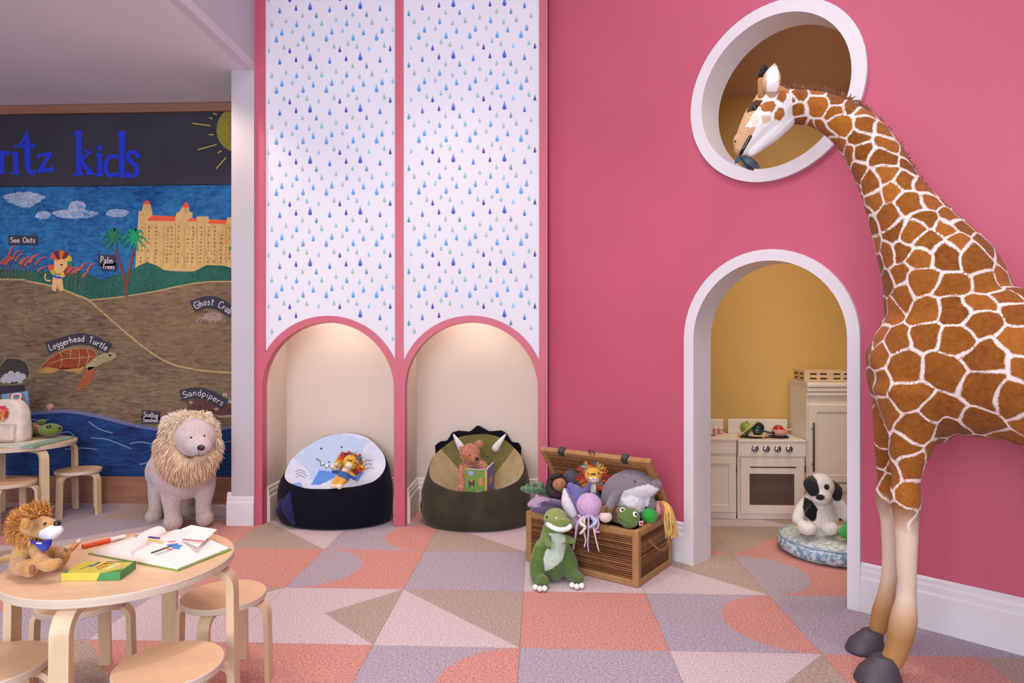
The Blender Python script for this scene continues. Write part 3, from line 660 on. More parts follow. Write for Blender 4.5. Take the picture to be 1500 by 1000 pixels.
def hand(name, text, path, size, wd=1.0, ground=True, lay=12):
    """text along a pixel path (baseline)"""
    path = spl(path, 8) if len(path) > 2 else [tuple(path[0][k]+(path[1][k]-path[0][k])*t/10 for k in (0, 1)) for t in range(11)]
    d = [0]
    for p, q in zip(path, path[1:]): d.append(d[-1]+math.hypot(q[0]-p[0], q[1]-p[1]))
    tot = sum(GL[c][0]+.12 for c in text); k = d[-1]/tot; x = 0; ls = []
    def at(s):
        s = max(0, min(d[-1]-1e-4, s)); i = max(j for j in range(len(d)-1) if d[j] <= s); f = (s-d[i])/(d[i+1]-d[i])
        p, q = path[i], path[i+1]; a = math.atan2(q[1]-p[1], q[0]-p[0]); return p[0]+(q[0]-p[0])*f, p[1]+(q[1]-p[1])*f, a
    for c in text:
        wc, lines = GL[c]
        bx, by, a = at((x+wc/2)*k)
        for ln in lines:
            ls.append([(bx+(u-wc/2)*k*math.cos(a)+v*size*math.sin(a), by+(u-wc/2)*k*math.sin(a)-v*size*math.cos(a)) for u, v in ln])
        x += wc+.12
    if ground:
        up, dn = [], []
        for s in range(0, 11):
            bx, by, a = at(d[-1]*s/10); up.append((bx+math.sin(a)*size*1.35, by-math.cos(a)*size*1.35)); dn.append((bx-math.sin(a)*size*.45, by+math.cos(a)*size*.45))
        e = size*.35; up[0] = (up[0][0]-e, up[0][1]); dn[0] = (dn[0][0]-e, dn[0][1]); up[-1] = (up[-1][0]+e, up[-1][1]); dn[-1] = (dn[-1][0]+e, dn[-1][1])
        draw('label_ground', [up+dn[::-1]], mat('slate', SL), lay-1)
    o = strokes(name, ls, m_hand, lay, wd); o['label'] = 'white chalk writing'
    return o
hand('writing', 'Sea Oats', [(15, 355), (52, 355)], 7.5, .9)
hand('writing', 'Palm', [(147, 385), (166, 386)], 9.5, .9); hand('writing', 'Trees', [(150, 393), (168, 393.5)], 6.5, .8)
hand('writing', 'Loggerhead Turtle', [(73, 513), (95, 505), (115, 500), (135, 503), (156, 514)], 9, 1.0)
hand('writing', 'Ghost Crab', [(287, 453), (300, 447), (312, 447), (324, 452), (337, 461)], 10, 1.0)
hand('writing', 'Sandpipers', [(269, 583), (285, 579), (300, 581), (313, 587), (326, 595)], 9, .9)
hand('writing', 'Scallop', [(210, 610), (232, 612)], 7, .8); hand('writing', 'Seashell', [(209, 617.5), (232, 618)], 6, .7)
# ================================================================ tables and stools
m_birch = mat('birch_top', '#dfb890', 0.42, 0.05, 5, 0.03, 40, stretch=(1, 6, 1))
m_edge = mat('birch_edge', '#d2c0ac', 0.45, 0.08, 3, stretch=(1, 1, 60))
m_leg = mat('birch_leg', '#d9bd98', 0.42, 0.06, 6, stretch=(4, 4, 1))
def disc_top(bm, r, z, th):
    e = 0.0025
    lathe(bm, [(r-e, z-th), (r, z-th+e), (r, z-e), (r-e, z)], seg=72, mi=1)
    bm.faces.ensure_lookup_table()
    for f in bm.faces:
        if abs(f.normal.z) > .9 or len(f.verts) > 8: f.material_index = 0
def bent_leg(bm, ang, r_in, r_out, zt, wd, th, rad):
    pts = [(r_in, zt-th/2)]+[(r_out-th/2-rad+rad*math.sin(R(a)), zt-th/2-rad+rad*math.cos(R(a))) for a in range(0, 91, 10)]+[(r_out-th/2+.006, 0)]
    c, s = math.cos(ang), math.sin(ang); rings = []
    for i, p in enumerate(pts):
        a = pts[max(0, i-1)]; b = pts[min(len(pts)-1, i+1)]; d = Vector((b[0]-a[0], b[1]-a[1])).normalized(); nx, nz = -d.y*th/2, d.x*th/2
        if i == len(pts)-1: nx, nz = th/2, 0
        row = []
        for (q, w_) in ((1, -1), (1, 1), (-1, 1), (-1, -1)):
            r_, z_ = p[0]+nx*q, p[1]+nz*q; t_ = w_*wd/2
            row.append(bm.verts.new((r_*c-t_*s, r_*s+t_*c, z_)))
        rings.append(row)
    for A, B in zip(rings, rings[1:]):
        for k in range(4): bm.faces.new((A[k], A[(k+1) % 4], B[(k+1) % 4], B[k]))
    bm.faces.new(rings[0][::-1]); bm.faces.new(rings[-1])
    bmesh.ops.bevel(bm, geom=[e for e in bm.edges if e.calc_face_angle(0) > .7], offset=.003, segments=2, affect='EDGES')
def make_round(name, label, cat, r, z, th, wd, lt, rad, group=None, a0=0):
    t = thing(name, label, cat, (0, 0, 0), 0, group)
    bm = nb(); disc_top(bm, r, z, th); obj('table_top' if cat == 'table' else 'seat', bm, [m_birch, m_edge], t)
    for k in range(4):
        bm = nb(); bent_leg(bm, a0+k*PI/2, r*.35, r+.022, z-th-.0005, wd, lt, rad); obj('leg', bm, m_leg, t)
    return t
stool0 = make_round('stool', 'round birch stool', 'stool', .147, .32, .022, .042, .017, .045)
SP = [(328, 2.405, 0, 'round birch stool beside the table leg under the open book'),
      (248, 1.885, 30, 'round birch stool with its seat half in the shadow of the table'),
      (-12, 1.885, 10, 'round birch stool in front of the table below the seated lion toy'),
      (122, 2.36, 8, 'round birch stool tucked behind and under the near table'),
      (115, 4.75, -10, 'round birch stool against the chalkboard, right beside the far table'),
      (15, 4.33, 12, 'round birch stool standing in front of the far table with the backpack')]
for i, (px, t_, a, lb) in enumerate(SP):
    o = stool0 if i == 0 else copy_tree(stool0)
    p = cam2w((px-750)/F*t_, t_, 0); o.location = p; o.rotation_euler = (0, 0, AL+R(a)); tag(o, lb, 'stool', 'birch stools around the two tables')
tab0 = make_round('play_table', 'round birch table holding an open book and crayon box', 'table', .33, .54, .026, .052, .024, .06, 'round birch play tables')
tab0.location = cam2w(-1.26, 2.118, 0); tab0.rotation_euler = (0, 0, AL+R(5))
tab1 = copy_tree(tab0); tab1.location = cam2w(-3.46, 4.60, 0); tab1.rotation_euler = (0, 0, AL-R(32))
tag(tab1, 'round birch table by the chalkboard with a canvas backpack on it', 'table')
TZ = .54
# ---------------------------------------------------------------- things on the near table
m_paper = mat('page_paper', '#ece2da', 0.7, 0.03, 8); m_cover = mat('book_cover', '#7fa045', 0.4, 0.15, 14)
def gq(px, py, z=TZ): return G(px, py, z)
S0, S1, L0, L1, R0, R1 = gq(194, 824), gq(246, 790), gq(129, 812), gq(205, 784), gq(261, 837), gq(339, 806)
ob = thing('open_book', 'large open picture book with scribbled pages and green cover edge', 'book', (S0+S1)/2)
O0 = Vector(ob.location)
def bsurf(E0, E1, s, v, k=1.0):
    a = S0+(S1-S0)*v; b = E0+(E1-E0)*v; p = a+(b-a)*s; p = p.copy()
    p.z = TZ+.006+k*.042*(math.sin(PI*min(1, s**.62))**.8 if s > 0 else 0)*(1-.45*s)+.003*(1-s); return p
for nm, E0, E1 in (('page_block', L0, L1), ('page_block', R0, R1)):
    bm = nb(); n = 18; top = [[bm.verts.new(bsurf(E0, E1, k/n*.97, v)-O0) for v in (.01, .5, .99)] for k in range(n+1)]
    low = [[bm.verts.new(Vector((*( (S0+(S1-S0)*v)+((E0+(E1-E0)*v)-(S0+(S1-S0)*v))*(k/n*.97)).xy, TZ+.005))-O0) for v in (.01, .5, .99)] for k in range(n+1)]
    for k in range(n):
        for j in (0, 1):
            bm.faces.new((top[k][j], top[k+1][j], top[k+1][j+1], top[k][j+1])); bm.faces.new((low[k][j], low[k][j+1], low[k+1][j+1], low[k+1][j]))
        bm.faces.new((top[k][0], low[k][0], low[k+1][0], top[k+1][0])); bm.faces.new((top[k][2], top[k+1][2], low[k+1][2], low[k][2]))
    for k in (0, n):
        for j in (0, 1): bm.faces.new((top[k][j], top[k][j+1], low[k][j+1], low[k][j]))
    obj(nm, bm, m_paper, ob, smooth=False)
    bm = nb(); q = [S0, E0, E1, S1]; prism(bm, [[((p-O0).x, (p-O0).y) for p in q]], lambda a, b, d: Vector((a, b, d)), .0005, .0045); obj('cover', bm, m_cover, ob)
def marks(nm, E0, E1, lines, m, wd):
    bm = nb()
    for ln in lines: ribbon(bm, spl(ln, 4) if len(ln) > 2 else ln, wd, lambda s, v: bsurf(E0, E1, s, v)-O0+Vector((0, 0, .0012)))
    obj(nm, bm, m, ob, kind='stuff')
marks('scribble', L0, L1, [[(.3, .4), (.45, .55), (.35, .5), (.55, .6), (.4, .45), (.6, .65)], [(.5, .35), (.42, .7)]], mat('crayon_mauve', '#a98a9c', .7), .02)
marks('scribble', R0, R1, [[(.42, .35), (.5, .5), (.46, .38), (.56, .5), (.52, .36), (.6, .42)]], mat('crayon_blue', '#4f86d0', .7), .05)
marks('scribble', R0, R1, [[(.5, .25), (.55, .32)], [(.36, .45), (.42, .55)]], mat('crayon_red', '#c9705a', .7), .03)
sh = nb(); prism(sh, [[((p-O0).x, (p-O0).y) for p in (gq(245, 800), gq(290, 819), gq(318, 792), gq(280, 785))]], lambda a, b, d: Vector((a, b, d)), .040, .0408); obj('loose_sheet', sh, mat('loose_paper', '#f1e8e4', .7, .02), ob)
def pencil(name, label, a, b, z, r, c1_, c2_, cat='pencil', capc=None):
    A, B = gq(*a, z), gq(*b, z); t = thing(name, label, cat, A); D = (B-A); L_ = D.length; d = D.normalized(); Z = Vector((0, 0, r))
    bm = nb(); tube(bm, [Z, Z+D*.62], r, 10, False); obj('barrel', bm, mat('ink_'+c1_[1:], c1_, .35, .05), t, smooth=False)
    bm = nb(); tube(bm, [Z+D*.62, Z+D*.97, Z+D], [r*.98, r*.98, r*.5], 10, False); obj('cap', bm, mat('ink_'+c2_[1:], c2_, .35, .05), t)
pencil('marker', 'thick orange red marker with white label lying behind the seated lion toy', (121, 804), (184, 788.5), TZ, .008, '#e2572f', '#efe2e2', 'marker')
pencil('marker', 'short white marker with orange cap touching the lion toy paw', (103, 808), (116, 794), TZ, .007, '#e8a05a', '#f2ecec', 'marker')
pencil('pencil', 'dark green pencil lying on the right page of the open book', (222, 811), (252, 800.5), TZ+.045, .003, '#4a5c3c', '#5d6b48')
pencil('pencil', 'yellow crayon lying on the far left page of the open book', (217, 792), (239, 795), TZ+.047, .003, '#c9a03c', '#c9b060')
pencil('pencil', 'purple crayon lying at the top edge of the open book', (218, 788), (234, 789.5), TZ+.045, .0035, '#4a3f70', '#5a4f80')
pencil('pencil', 'brown pink crayon lying on the loose drawing sheet', (268, 791), (298, 794), TZ+.045, .003, '#a8786c', '#c4655c')
# crayon box
c_ = [gq(90, 851), gq(176, 850), gq(199, 833), gq(122, 833.5)]
cbx = thing('crayon_box', 'flat yellow and green crayon box with red lettering on the table', 'box', (c_[0]+c_[2])/2); O1 = Vector(cbx.location)
bm = nb(); prism(bm, [[((p-O1).x, (p-O1).y) for p in c_]], lambda a, b, d: Vector((a, b, d)), .0008, .024); obj('carton', bm, mat('carton_yellow', '#cfc04a', .45, .06), cbx)
def on_box(u, v): 
    p = c_[0]+(c_[1]-c_[0])*u+((c_[3]+(c_[2]-c_[3])*u)-(c_[0]+(c_[1]-c_[0])*u))*v; return Vector(((p-O1).x, (p-O1).y, .0245))
def bprint(nm, polys, col):
    bm = nb()
    for q in polys: bm.faces.new([bm.verts.new(on_box(*p)) for p in q])
    obj(nm, bm, mat('print_'+col[1:], col, .5), cbx, kind='stuff')
bprint('green_corner', [[(.72, 0), (1, 0), (1, 1), (.97, 1), (.97, .35)], [(0, 0), (.1, 0), (0, .35)], [(.45, .93), (1, .93), (1, 1), (.45, 1)]], '#3f8a4c')
bprint('printed_word', [[(.42, .45), (.46, .45), (.52, .85), (.48, .85)], [(.46, .75), (.62, .78), (.62, .88), (.47, .86)], [(.5, .3), (.54, .3), (.6, .65), (.56, .65)]], '#c4552f')
bprint('printed_picture', [[(.28, .5), (.34, .5), (.36, .8), (.30, .8)]], '#3f6fb8'); bprint('printed_picture', [[(.3, .8), (.36, .8), (.36, .92), (.31, .92)], [(.2, .3), (.22, .3), (.28, .7), (.26, .7)]], '#2c2a30')
bprint('printed_picture', [[(.62, .25), (.7, .3), (.8, .75), (.74, .8)]], '#efe3cf'); bprint('printed_picture', [[(.84, .3), (.92, .4), (.93, .6), (.86, .55)]], '#d8a890')
e0 = (c_[1]-O1); e1 = (c_[2]-O1)
bm = nb()
for A, B in ((c_[1], c_[2]),): 
    a_, b_ = A-O1, B-O1; n_ = Vector(((b_-a_).y, -(b_-a_).x, 0)).normalized()*.0006
    bm.faces.new([bm.verts.new(Vector((q.x, q.y, z))+n_) for q, z in ((a_, .001), (b_, .001), (b_, .0238), (a_, .0238))])
a_, b_ = c_[0]-O1, c_[1]-O1; n_ = Vector(((b_-a_).y, -(b_-a_).x, 0)).normalized()*.0006
bm.faces.new([bm.verts.new(a_.lerp(b_, s)+Vector((0, 0, z))+n_) for s, z in ((.6, .001), (1, .001), (1, .0238), (.66, .0238))])
obj('green_end', bm, mat('print_3f8a4c', '#3f8a4c', .5), cbx)
# ---------------------------------------------------------------- things on the far table
mg = [gq(-8, 654), gq(52, 656), gq(111, 641.5), gq(56, 640)]
mz = thing('magazine', 'open pale green picture booklet sticking over the far table edge', 'booklet', (mg[0]+mg[2])/2); O2 = Vector(mz.location)
for nm, qs, cc in (('page', [gq(-14, 653.5), gq(30, 656.5), gq(84, 642.5), gq(52, 646)], '#dfe4dc'), ('page', [gq(30, 656.5), gq(48, 656.5), gq(110, 641.5), gq(84, 642.5)], '#8fb8a4')):
    bm = nb(); prism(bm, [[((p-O2).x, (p-O2).y) for p in qs]], lambda a, b, d: Vector((a, b, d)), .001, .007 if cc[1] == 'd' else .012); obj(nm, bm, mat('page_'+cc[1:], cc, .5, .1, 14), mz)
# backpack
m_canvas = mat('canvas', '#ded0c4', .85, .05, 14, .3, 300)
bpk = thing('backpack', 'cream canvas backpack with a red lion face print on far table', 'backpack', Q(14, 643, 4.66).xy.to_3d()+Vector((0, 0, TZ+.001)), AL-R(8))
def bp_prof(z):                          # half width by height
    return .145 if z < .17 else .145*math.sqrt(max(0.0, 1-((z-.17)/.135)**2))**.75
def bp_build(b):
    zs = [.0, .02, .08, .14, .19, .22, .25, .275, .29, .298]
    rings = []
    for z in zs:
        hw = max(.03, bp_prof(z))*(.93 if z < .01 else 1); hd = .075*(1-.45*(z/.3)**2)
        rings.append([b.verts.new((hw*math.copysign(abs(math.cos(a))**.55, math.cos(a)), hd*math.copysign(abs(math.sin(a))**.6, math.sin(a)), z)) for a in [2*PI*k/28 for k in range(28)]])
    for A, B in zip(rings, rings[1:]):
        for k in range(28): b.faces.new((A[k], A[(k+1) % 28], B[(k+1) % 28], B[k]))
    b.faces.new(rings[0][::-1]); b.faces.new(rings[-1])
blob('bag', bp_build, .007, m_canvas, bpk, None, 3, disp=lambda c: .004*noise.noise(c*22))
def pk(b): 
    box(b, (0, -.072, .075), (.235, .045, .125)); 
blob('front_pocket', pk, .006, m_canvas, bpk, None, 6, disp=lambda c: .003*noise.noise(c*25))
bm = nb(); tube(bm, [(-.115, -.096, .128), (0, -.099, .13), (.115, -.096, .128)], .003, 8); obj('zipper', bm, mat('zip_tape', '#c9b8a8', .7), bpk)
bm = nb(); tube(bm, spl([(-.03, .05, .29), (-.03, .06, .325), (.03, .06, .325), (.03, .05, .29)], 5), .006, 8); obj('grab_loop', bm, m_canvas, bpk)
FC = ['#c8323c', '#e0574a', '#c83c6a', '#d8483a', '#e8a06a', '#b82c34', '#d85a7a', '#c83a30', '#e8b070', '#c43a4a']
for k, cc in enumerate(FC):
    a = 2*PI*k/10; bm = nb()
    f = lambda u, v: Vector((.01+u, -.077+.012*((v+.205-.19)/.05)**2*0+max(0, (v+.205-.19))*.16, v+.205))
    bm.faces.new([bm.verts.new(f(q*math.cos(a+s), q*math.sin(a+s)*.92)) for q, s in ((.02, -.3), (.05, -.34), (.062, 0), (.05, .34), (.02, .3))]); obj('mane_print', bm, mat('print_'+cc[1:], cc, .8), bpk)
bm = nb(); bm.faces.new([bm.verts.new((.01+.030*math.cos(2*PI*k/16), -.0785+max(0, .026*math.sin(2*PI*k/16)+.015)*.16, .205+.027*math.sin(2*PI*k/16))) for k in range(16)]); obj('face_print', bm, mat('print_e0824a', '#e2894f', .8), bpk)
bm = nb()
for (x, z, r_) in ((-.002, .212, .004), (.022, .212, .004), (.01, .203, .006)): bm.faces.new([bm.verts.new((x+r_*math.cos(2*PI*k/10), -.0795+.003, z+r_*math.sin(2*PI*k/10))) for k in range(10)])
obj('face_print', bm, mat('print_dark', '#5a2420', .8), bpk, kind='stuff')
# book standing in the backpack
bk = thing('picture_book', 'blue picture book with red lettering tucked behind the canvas backpack', 'book', bpk.location+Vector((-.02, .115, 0)), AL-R(8))
bm = nb(); box(bm, (-.02, 0, .17), (.21, .012, .33), roty(-.12), bev=.001); obj('cover', bm, mat('cover_sky', '#6fa6cc', .4, .05), bk)
bm = nb()
for (x, z, w_) in ((-.06, .315, .05), (.01, .32, .06), (-.05, .285, .03), (-.01, .287, .03), (.035, .292, .03)): box(bm, (x, -.0068, z), (w_, .001, .016), roty(-.12))
obj('lettering', bm, mat('print_c8504a', '#cf5a52', .5), bk, kind='stuff')
# ================================================================ toy kitchen behind the doorway
YKF = 4.64
kx = lambda px: PYp(px, 700, YKF).x
kz = lambda py, px=1130: PYp(px, py, YKF).z
m_kit = mat('kitchen_white', '#e2d6c8', 0.4, 0.02, 4); m_steel = mat('brushed_steel', '#a8a4a8', 0.3, 0.05, 30, metal=1.0); m_dark = mat('dark_handle', '#5d5450', 0.4, 0.05, metal=.6); m_black = mat('black_plastic', '#23262a', 0.4)
def kthing(name, label, cat, x0, x1): return thing(name, label, cat, ((x0+x1)/2, YKF, 0))
KB = YK-.012-YKF                         # depth of the units
def kb(name, t, c, s, m, bev=.002, **k): return bbox(name, c, s, m, t, bev)
# stove
x0, x1 = kx(1081), kx(1181); wS = x1-x0-.004
st = kthing('toy_stove', 'cream toy stove with four silver knobs and dark oven window', 'toy stove', x0, x1); ht = kz(644)
kb('body', st, (0, KB/2, ht/2+.002), (wS, KB-.03, ht-.03), m_kit); kb('cooktop', st, (0, KB/2-.008, ht-.008), (wS+.003, KB, .016), m_kit, .004)
kb('backsplash', st, (-.0, KB-.02, ht+.055), (wS*.94, .014, .11), m_kit, .006)
kb('control_panel', st, (0, .008, (ht+kz(669))/2-.006), (wS, .02, ht-kz(669)-.02), m_kit)
zd0, zd1 = kz(752), kz(671)
od = kb('oven_door', st, (0, .004, (zd0+zd1)/2), (wS*.93, .02, zd1-zd0), m_kit)
wx0, wx1, wz0, wz1 = kx(1097.5)-(x0+x1)/2, kx(1163)-(x0+x1)/2, kz(739), kz(693.5)
bbox('oven_window', ((wx0+wx1)/2, -.0065, (wz0+wz1)/2), (wx1-wx0, .003, wz1-wz0), mat('oven_glass', '#5e4c42', 0.15, .05), od, .001)
bm = nb(); zh = kz(683); tube(bm, [(wx0, -.03, zh), (wx1, -.03, zh)], .005, 10)
for x in (wx0+.03, wx1-.03): tube(bm, [(x, -.03, zh), (x, -.004, zh)], .004, 8)
obj('handle', bm, m_dark, od, smooth=True)
kb('kick_plate', st, (0, .016, kz(757)/1+.003), (wS, .012, .045), m_kit)
for px in (1105.5, 1122, 1138.5, 1155.5):
    x = kx(px)-(x0+x1)/2; z = kz(657); bm = nb(); lathe(bm, [(.024, 0), (.024, .008), (.019, .012), (.019, .022), (.014, .024)], (x, -.002, z), 20, rot=rotx(PI/2)); kn = obj('knob', bm, m_steel, st)
    bbox('pointer', (x, -.028, z), (.008, .01, .036), m_steel, kn, .002)
for px, yy in ((1103, .17), (1143, .17)):
    x = kx(px)-(x0+x1)/2+.02; bm = nb(); lathe(bm, [(.085, 0), (.085, .006), (.05, .009)], (x, yy-.04, ht), 24); obj('burner', bm, m_black, st)
    bm = nb()
    for a in range(4): box(bm, (x, yy-.04, ht+.010), (.16, .008, .006), R(45*a))
    obj('burner_grate', bm, m_black, st)
bbox('hinge', (wS/2-.008, -.006, kz(686)), (.006, .008, .05), m_dark, st, .001)
# sink cabinet
x0, x1 = kx(985), kx(1079.5); wS = x1-x0-.006; cx_ = (x0+x1)/2
sk = kthing('toy_sink', 'cream toy sink cabinet beside the toy stove', 'toy sink', x0, x1); hs = kz(642)
kb('body', sk, (0, KB/2, hs/2), (wS, KB-.03, hs-.03), m_kit); kb('counter', sk, (0, KB/2-.008, hs-.008), (wS+.003, KB, .016), m_kit, .003)
kb('apron', sk, (.0, .008, kz(654)), (wS-.004, .02, .10), m_kit); kb('backsplash', sk, (0, KB-.02, hs+.05), (wS*.97, .014, .10), m_kit, .006)
kb('kick_plate', sk, (0, .016, kz(757)+.003), (wS, .012, .045), m_kit)
dz0, dz1 = kz(750), kz(669); bm = nb(); w2 = wS/2
dr_ = kb('door', sk, (0, .006, (dz0+dz1)/2), (wS-.012, .014, dz1-dz0), m_kit)
for nm, c, s in (('stile', (-w2+.03, -.004, (dz0+dz1)/2), (.05, .012, dz1-dz0)), ('stile', (w2-.03, -.004, (dz0+dz1)/2), (.05, .012, dz1-dz0)), ('rail', (0, -.004, dz0+.025), (wS-.11, .0118, .05)), ('rail', (0, -.004, dz1-.025), (wS-.11, .0118, .05))): bbox(nm, c, s, m_kit, dr_, .002)
bbox('hinge', (w2-.004, -.008, kz(687)), (.006, .01, .05), m_dark, sk, .001)
bm = nb(); lathe(bm, [(.012, 0), (.012, .02), (.006, .022)], (kx(1040)-cx_, KB-.03, hs+.085), 14, rot=rotx(PI/2)); obj('tap_knob', bm, m_steel, sk)
bm = nb(); lathe(bm, [(.13, 0), (.135, .003), (.12, .0035), (.115, .001)], (-.02, KB/2-.03, hs), 28, sy=.62); obj('basin_rim', bm, m_steel, sk)
# fridge
x0, x1 = kx(1182.5), kx(1285); wF = x1-x0
fr = kthing('toy_fridge', 'tall cream toy fridge with ribbed top and long dark handle', 'toy fridge', x0, x1); hf = kz(560, 1200)
kb('body', fr, (0, KB/2, hf/2), (wF, KB-.02, hf-.02), m_kit, .003); 
for k in range(3): kb('cornice', fr, (0, .004, hf-.022-k*.030), (wF+.006, .022+.006*(2-k), .027), m_kit, .006)
kb('top_board', fr, (0, KB/2-.004, hf-.005), (wF+.008, KB, .010), m_kit, .002)
for nm, z0, z1 in (('upper_door', kz(706, 1200), kz(592, 1200)), ('lower_door', kz(756, 1200), kz(708, 1200))):
    d_ = kb(nm, fr, (0, .0, (z0+z1)/2), (wF-.01, .016, z1-z0-.004), m_kit)
    for c, s in (((-wF/2+.035, -.009, (z0+z1)/2), (.055, .012, z1-z0-.006)), ((wF/2-.035, -.009, (z0+z1)/2), (.055, .012, z1-z0-.006))): bbox('stile', c, s, m_kit, d_, .002)
    for z in (z0+.028, z1-.028): bbox('rail', (0, -.009, z), (wF-.125, .0118, .05), m_kit, d_, .002)
    if nm == 'upper_door':
        xh = kx(1188.5)-(x0+x1)/2; bm = nb(); tube(bm, [(xh, -.04, kz(688, 1200)), (xh, -.04, kz(619, 1200))], .007, 10, True)
        for z in (kz(679, 1200), kz(627, 1200)): tube(bm, [(xh, -.04, z), (xh, -.012, z)], .005, 8)
        obj('handle', bm, m_dark, d_, smooth=True)
# crate on the fridge
m_pine = mat('pine', '#d8b48c', .6, .08, 8, stretch=(1, 1, 6))
crt = thing('wooden_crate', 'small slatted pine crate on top of the toy fridge', 'crate', (kx(1182)+.19, YKF+.17, hf), R(-3))
m_slot = mat('slot_shadow', '#2a1a12', .9)
for y in (-.11, .11): bbox('side_board', (0, y, .041), (.35, .008, .078), m_pine, crt, .001)
for x in (-.171, .171): bbox('end_board', (x, 0, .041), (.008, .212, .078), m_pine, crt, .001)
for z in (.024, .056):
    for x in (-.115, -.045, .045, .115): bbox('slot', (x, -.1142, z), (.045, .001, .011), m_slot, crt)
    for y in (-.055, .055): bbox('slot', (-.1752, y, z), (.001, .06, .011), m_slot, crt)
bbox('base_board', (0, 0, .004), (.33, .2, .006), m_pine, crt, 0)
# cookware
def kp(px, yy, z): return Vector((kx(px)*(1+0), YKF+yy, z))
zc = ht+.014
sxx = lambda px, yy: PYp(px, 640, YKF+yy).x
pot = thing('toy_pot', 'pink toy pot holding a red tomato on the stove', 'toy pot', (sxx(1141, .13), YKF+.13, zc))
bm = nb(); lathe(bm, [(.042, 0), (.048, .004), (.05, .045), (.046, .045), (.044, .012), (0.001, .012)], seg=28); obj('pot_body', bm, mat('pot_pink', '#cf8f80', .4), pot, smooth=True)
bm = nb(); tube(bm, [(.05, 0, .038), (.10, .02, .042)], .005, 8); obj('handle', bm, mat('pot_handle', '#e2cdb4', .5), pot)
tom = thing('toy_tomato', 'shiny red toy tomato sitting in the pink pot', 'toy food', (sxx(1140, .13), YKF+.13, zc+.012))
bm = nb(); lathe(bm, [(.004, .0), (.026, .006), (.036, .026), (.034, .046), (.02, .058), (.004, .055)], seg=24); obj('fruit', bm, mat('tomato_red', '#c0242a', .25), tom, smooth=True); bm = nb(); box(bm, (0, 0, .058), (.02, .006, .003)); box(bm, (0, 0, .058), (.006, .02, .003)); obj('calyx', bm, mat('leaf_green', '#4f7a34', .6), tom)
lim = thing('toy_apple', 'green toy apple at the back of the stove', 'toy food', (sxx(1093, .2), YKF+.20, ht+.012))
bm = nb(); lathe(bm, [(.012, 0), (.034, .014), (.044, .045), (.038, .072), (.022, .084), (.006, .078)], seg=24); obj('fruit', bm, mat('apple_green', '#8aa83a', .35, .08, 30), lim, smooth=True); bm = nb(); tube(bm, [(0, 0, .076), (.004, 0, .095)], .003, 6); obj('stalk', bm, mat('stalk_brown', '#5a4030', .7), lim)
pan = thing('toy_pan', 'dark green toy saucepan tipped over on the left burner', 'toy pan', (sxx(1110, .12), YKF+.12, zc+.004))
rt = rotz(-.3) @ rotx(1.0); bm = nb(); lathe(bm, [(.034, -.02), (.042, -.016), (.044, .024), (.040, .024), (.038, -.008), (.001, -.010)], (0, 0, .042), 26, rot=rt); obj('pan_body', bm, mat('pan_green', '#1f4038', .35), pan, smooth=True)
bm = nb(); tube(bm, [(.035, .0, .03), (.085, -.01, .016), (.105, -.012, .016)], [.007, .008, .012], 8); obj('handle', bm, m_black, pan, smooth=True)
kn_ = thing('wooden_spatula', 'pale wooden toy spatula leaning on the green saucepan', 'spatula', (sxx(1082, .03), YKF+.03, ht+.012))
bm = nb(); A = Vector((0, 0, .006)); B = Vector((sxx(1107, .12)-sxx(1082, .03), .09, .095)); D = B-A; tube(bm, [A, A+D*.55], .006, 8, flat=(1, .6)); obj('handle', bm, m_pine, kn_, smooth=True)
bm = nb(); tube(bm, [A+D*.55, A+D*.75, B], [.007, .014, .013], 10, flat=(1, .35)); obj('blade', bm, m_pine, kn_, smooth=True)
ct = thing('chopping_board', 'round wooden toy board lying on the left burner', 'board', (sxx(1110, .10), YKF+.085, ht+.014))
bm = nb(); lathe(bm, [(.058, 0), (.06, .002), (.06, .004), (.058, .006)], seg=30, sx=1.2, sy=.6); obj('board', bm, m_pine, ct)
for px, lb in ((1048, 'peach toy salt shaker on the sink counter nearer the doorway jamb'), (1055.5, 'peach toy pepper shaker on the sink counter nearer the stove')):
    sh_ = thing('toy_shaker', lb, 'shaker', (sxx(px, .2), YKF+.2, hs), 0, 'toy shakers on the sink')
    bm = nb(); lathe(bm, [(.016, 0), (.018, .003), (.018, .034), (.016, .036)], seg=18); obj('jar', bm, mat('shaker_peach', '#d59a80', .5), sh_); bm = nb(); lathe(bm, [(.017, .036), (.014, .052), (.006, .06)], seg=18); obj('lid', bm, mat('shaker_lid', '#eadfd4', .4), sh_, smooth=True)
    bm = nb(); box(bm, (0, -.0185, .018), (.012, .001, .014)); obj('label_print', bm, mat('shaker_label', '#e8c8b8', .6), sh_)
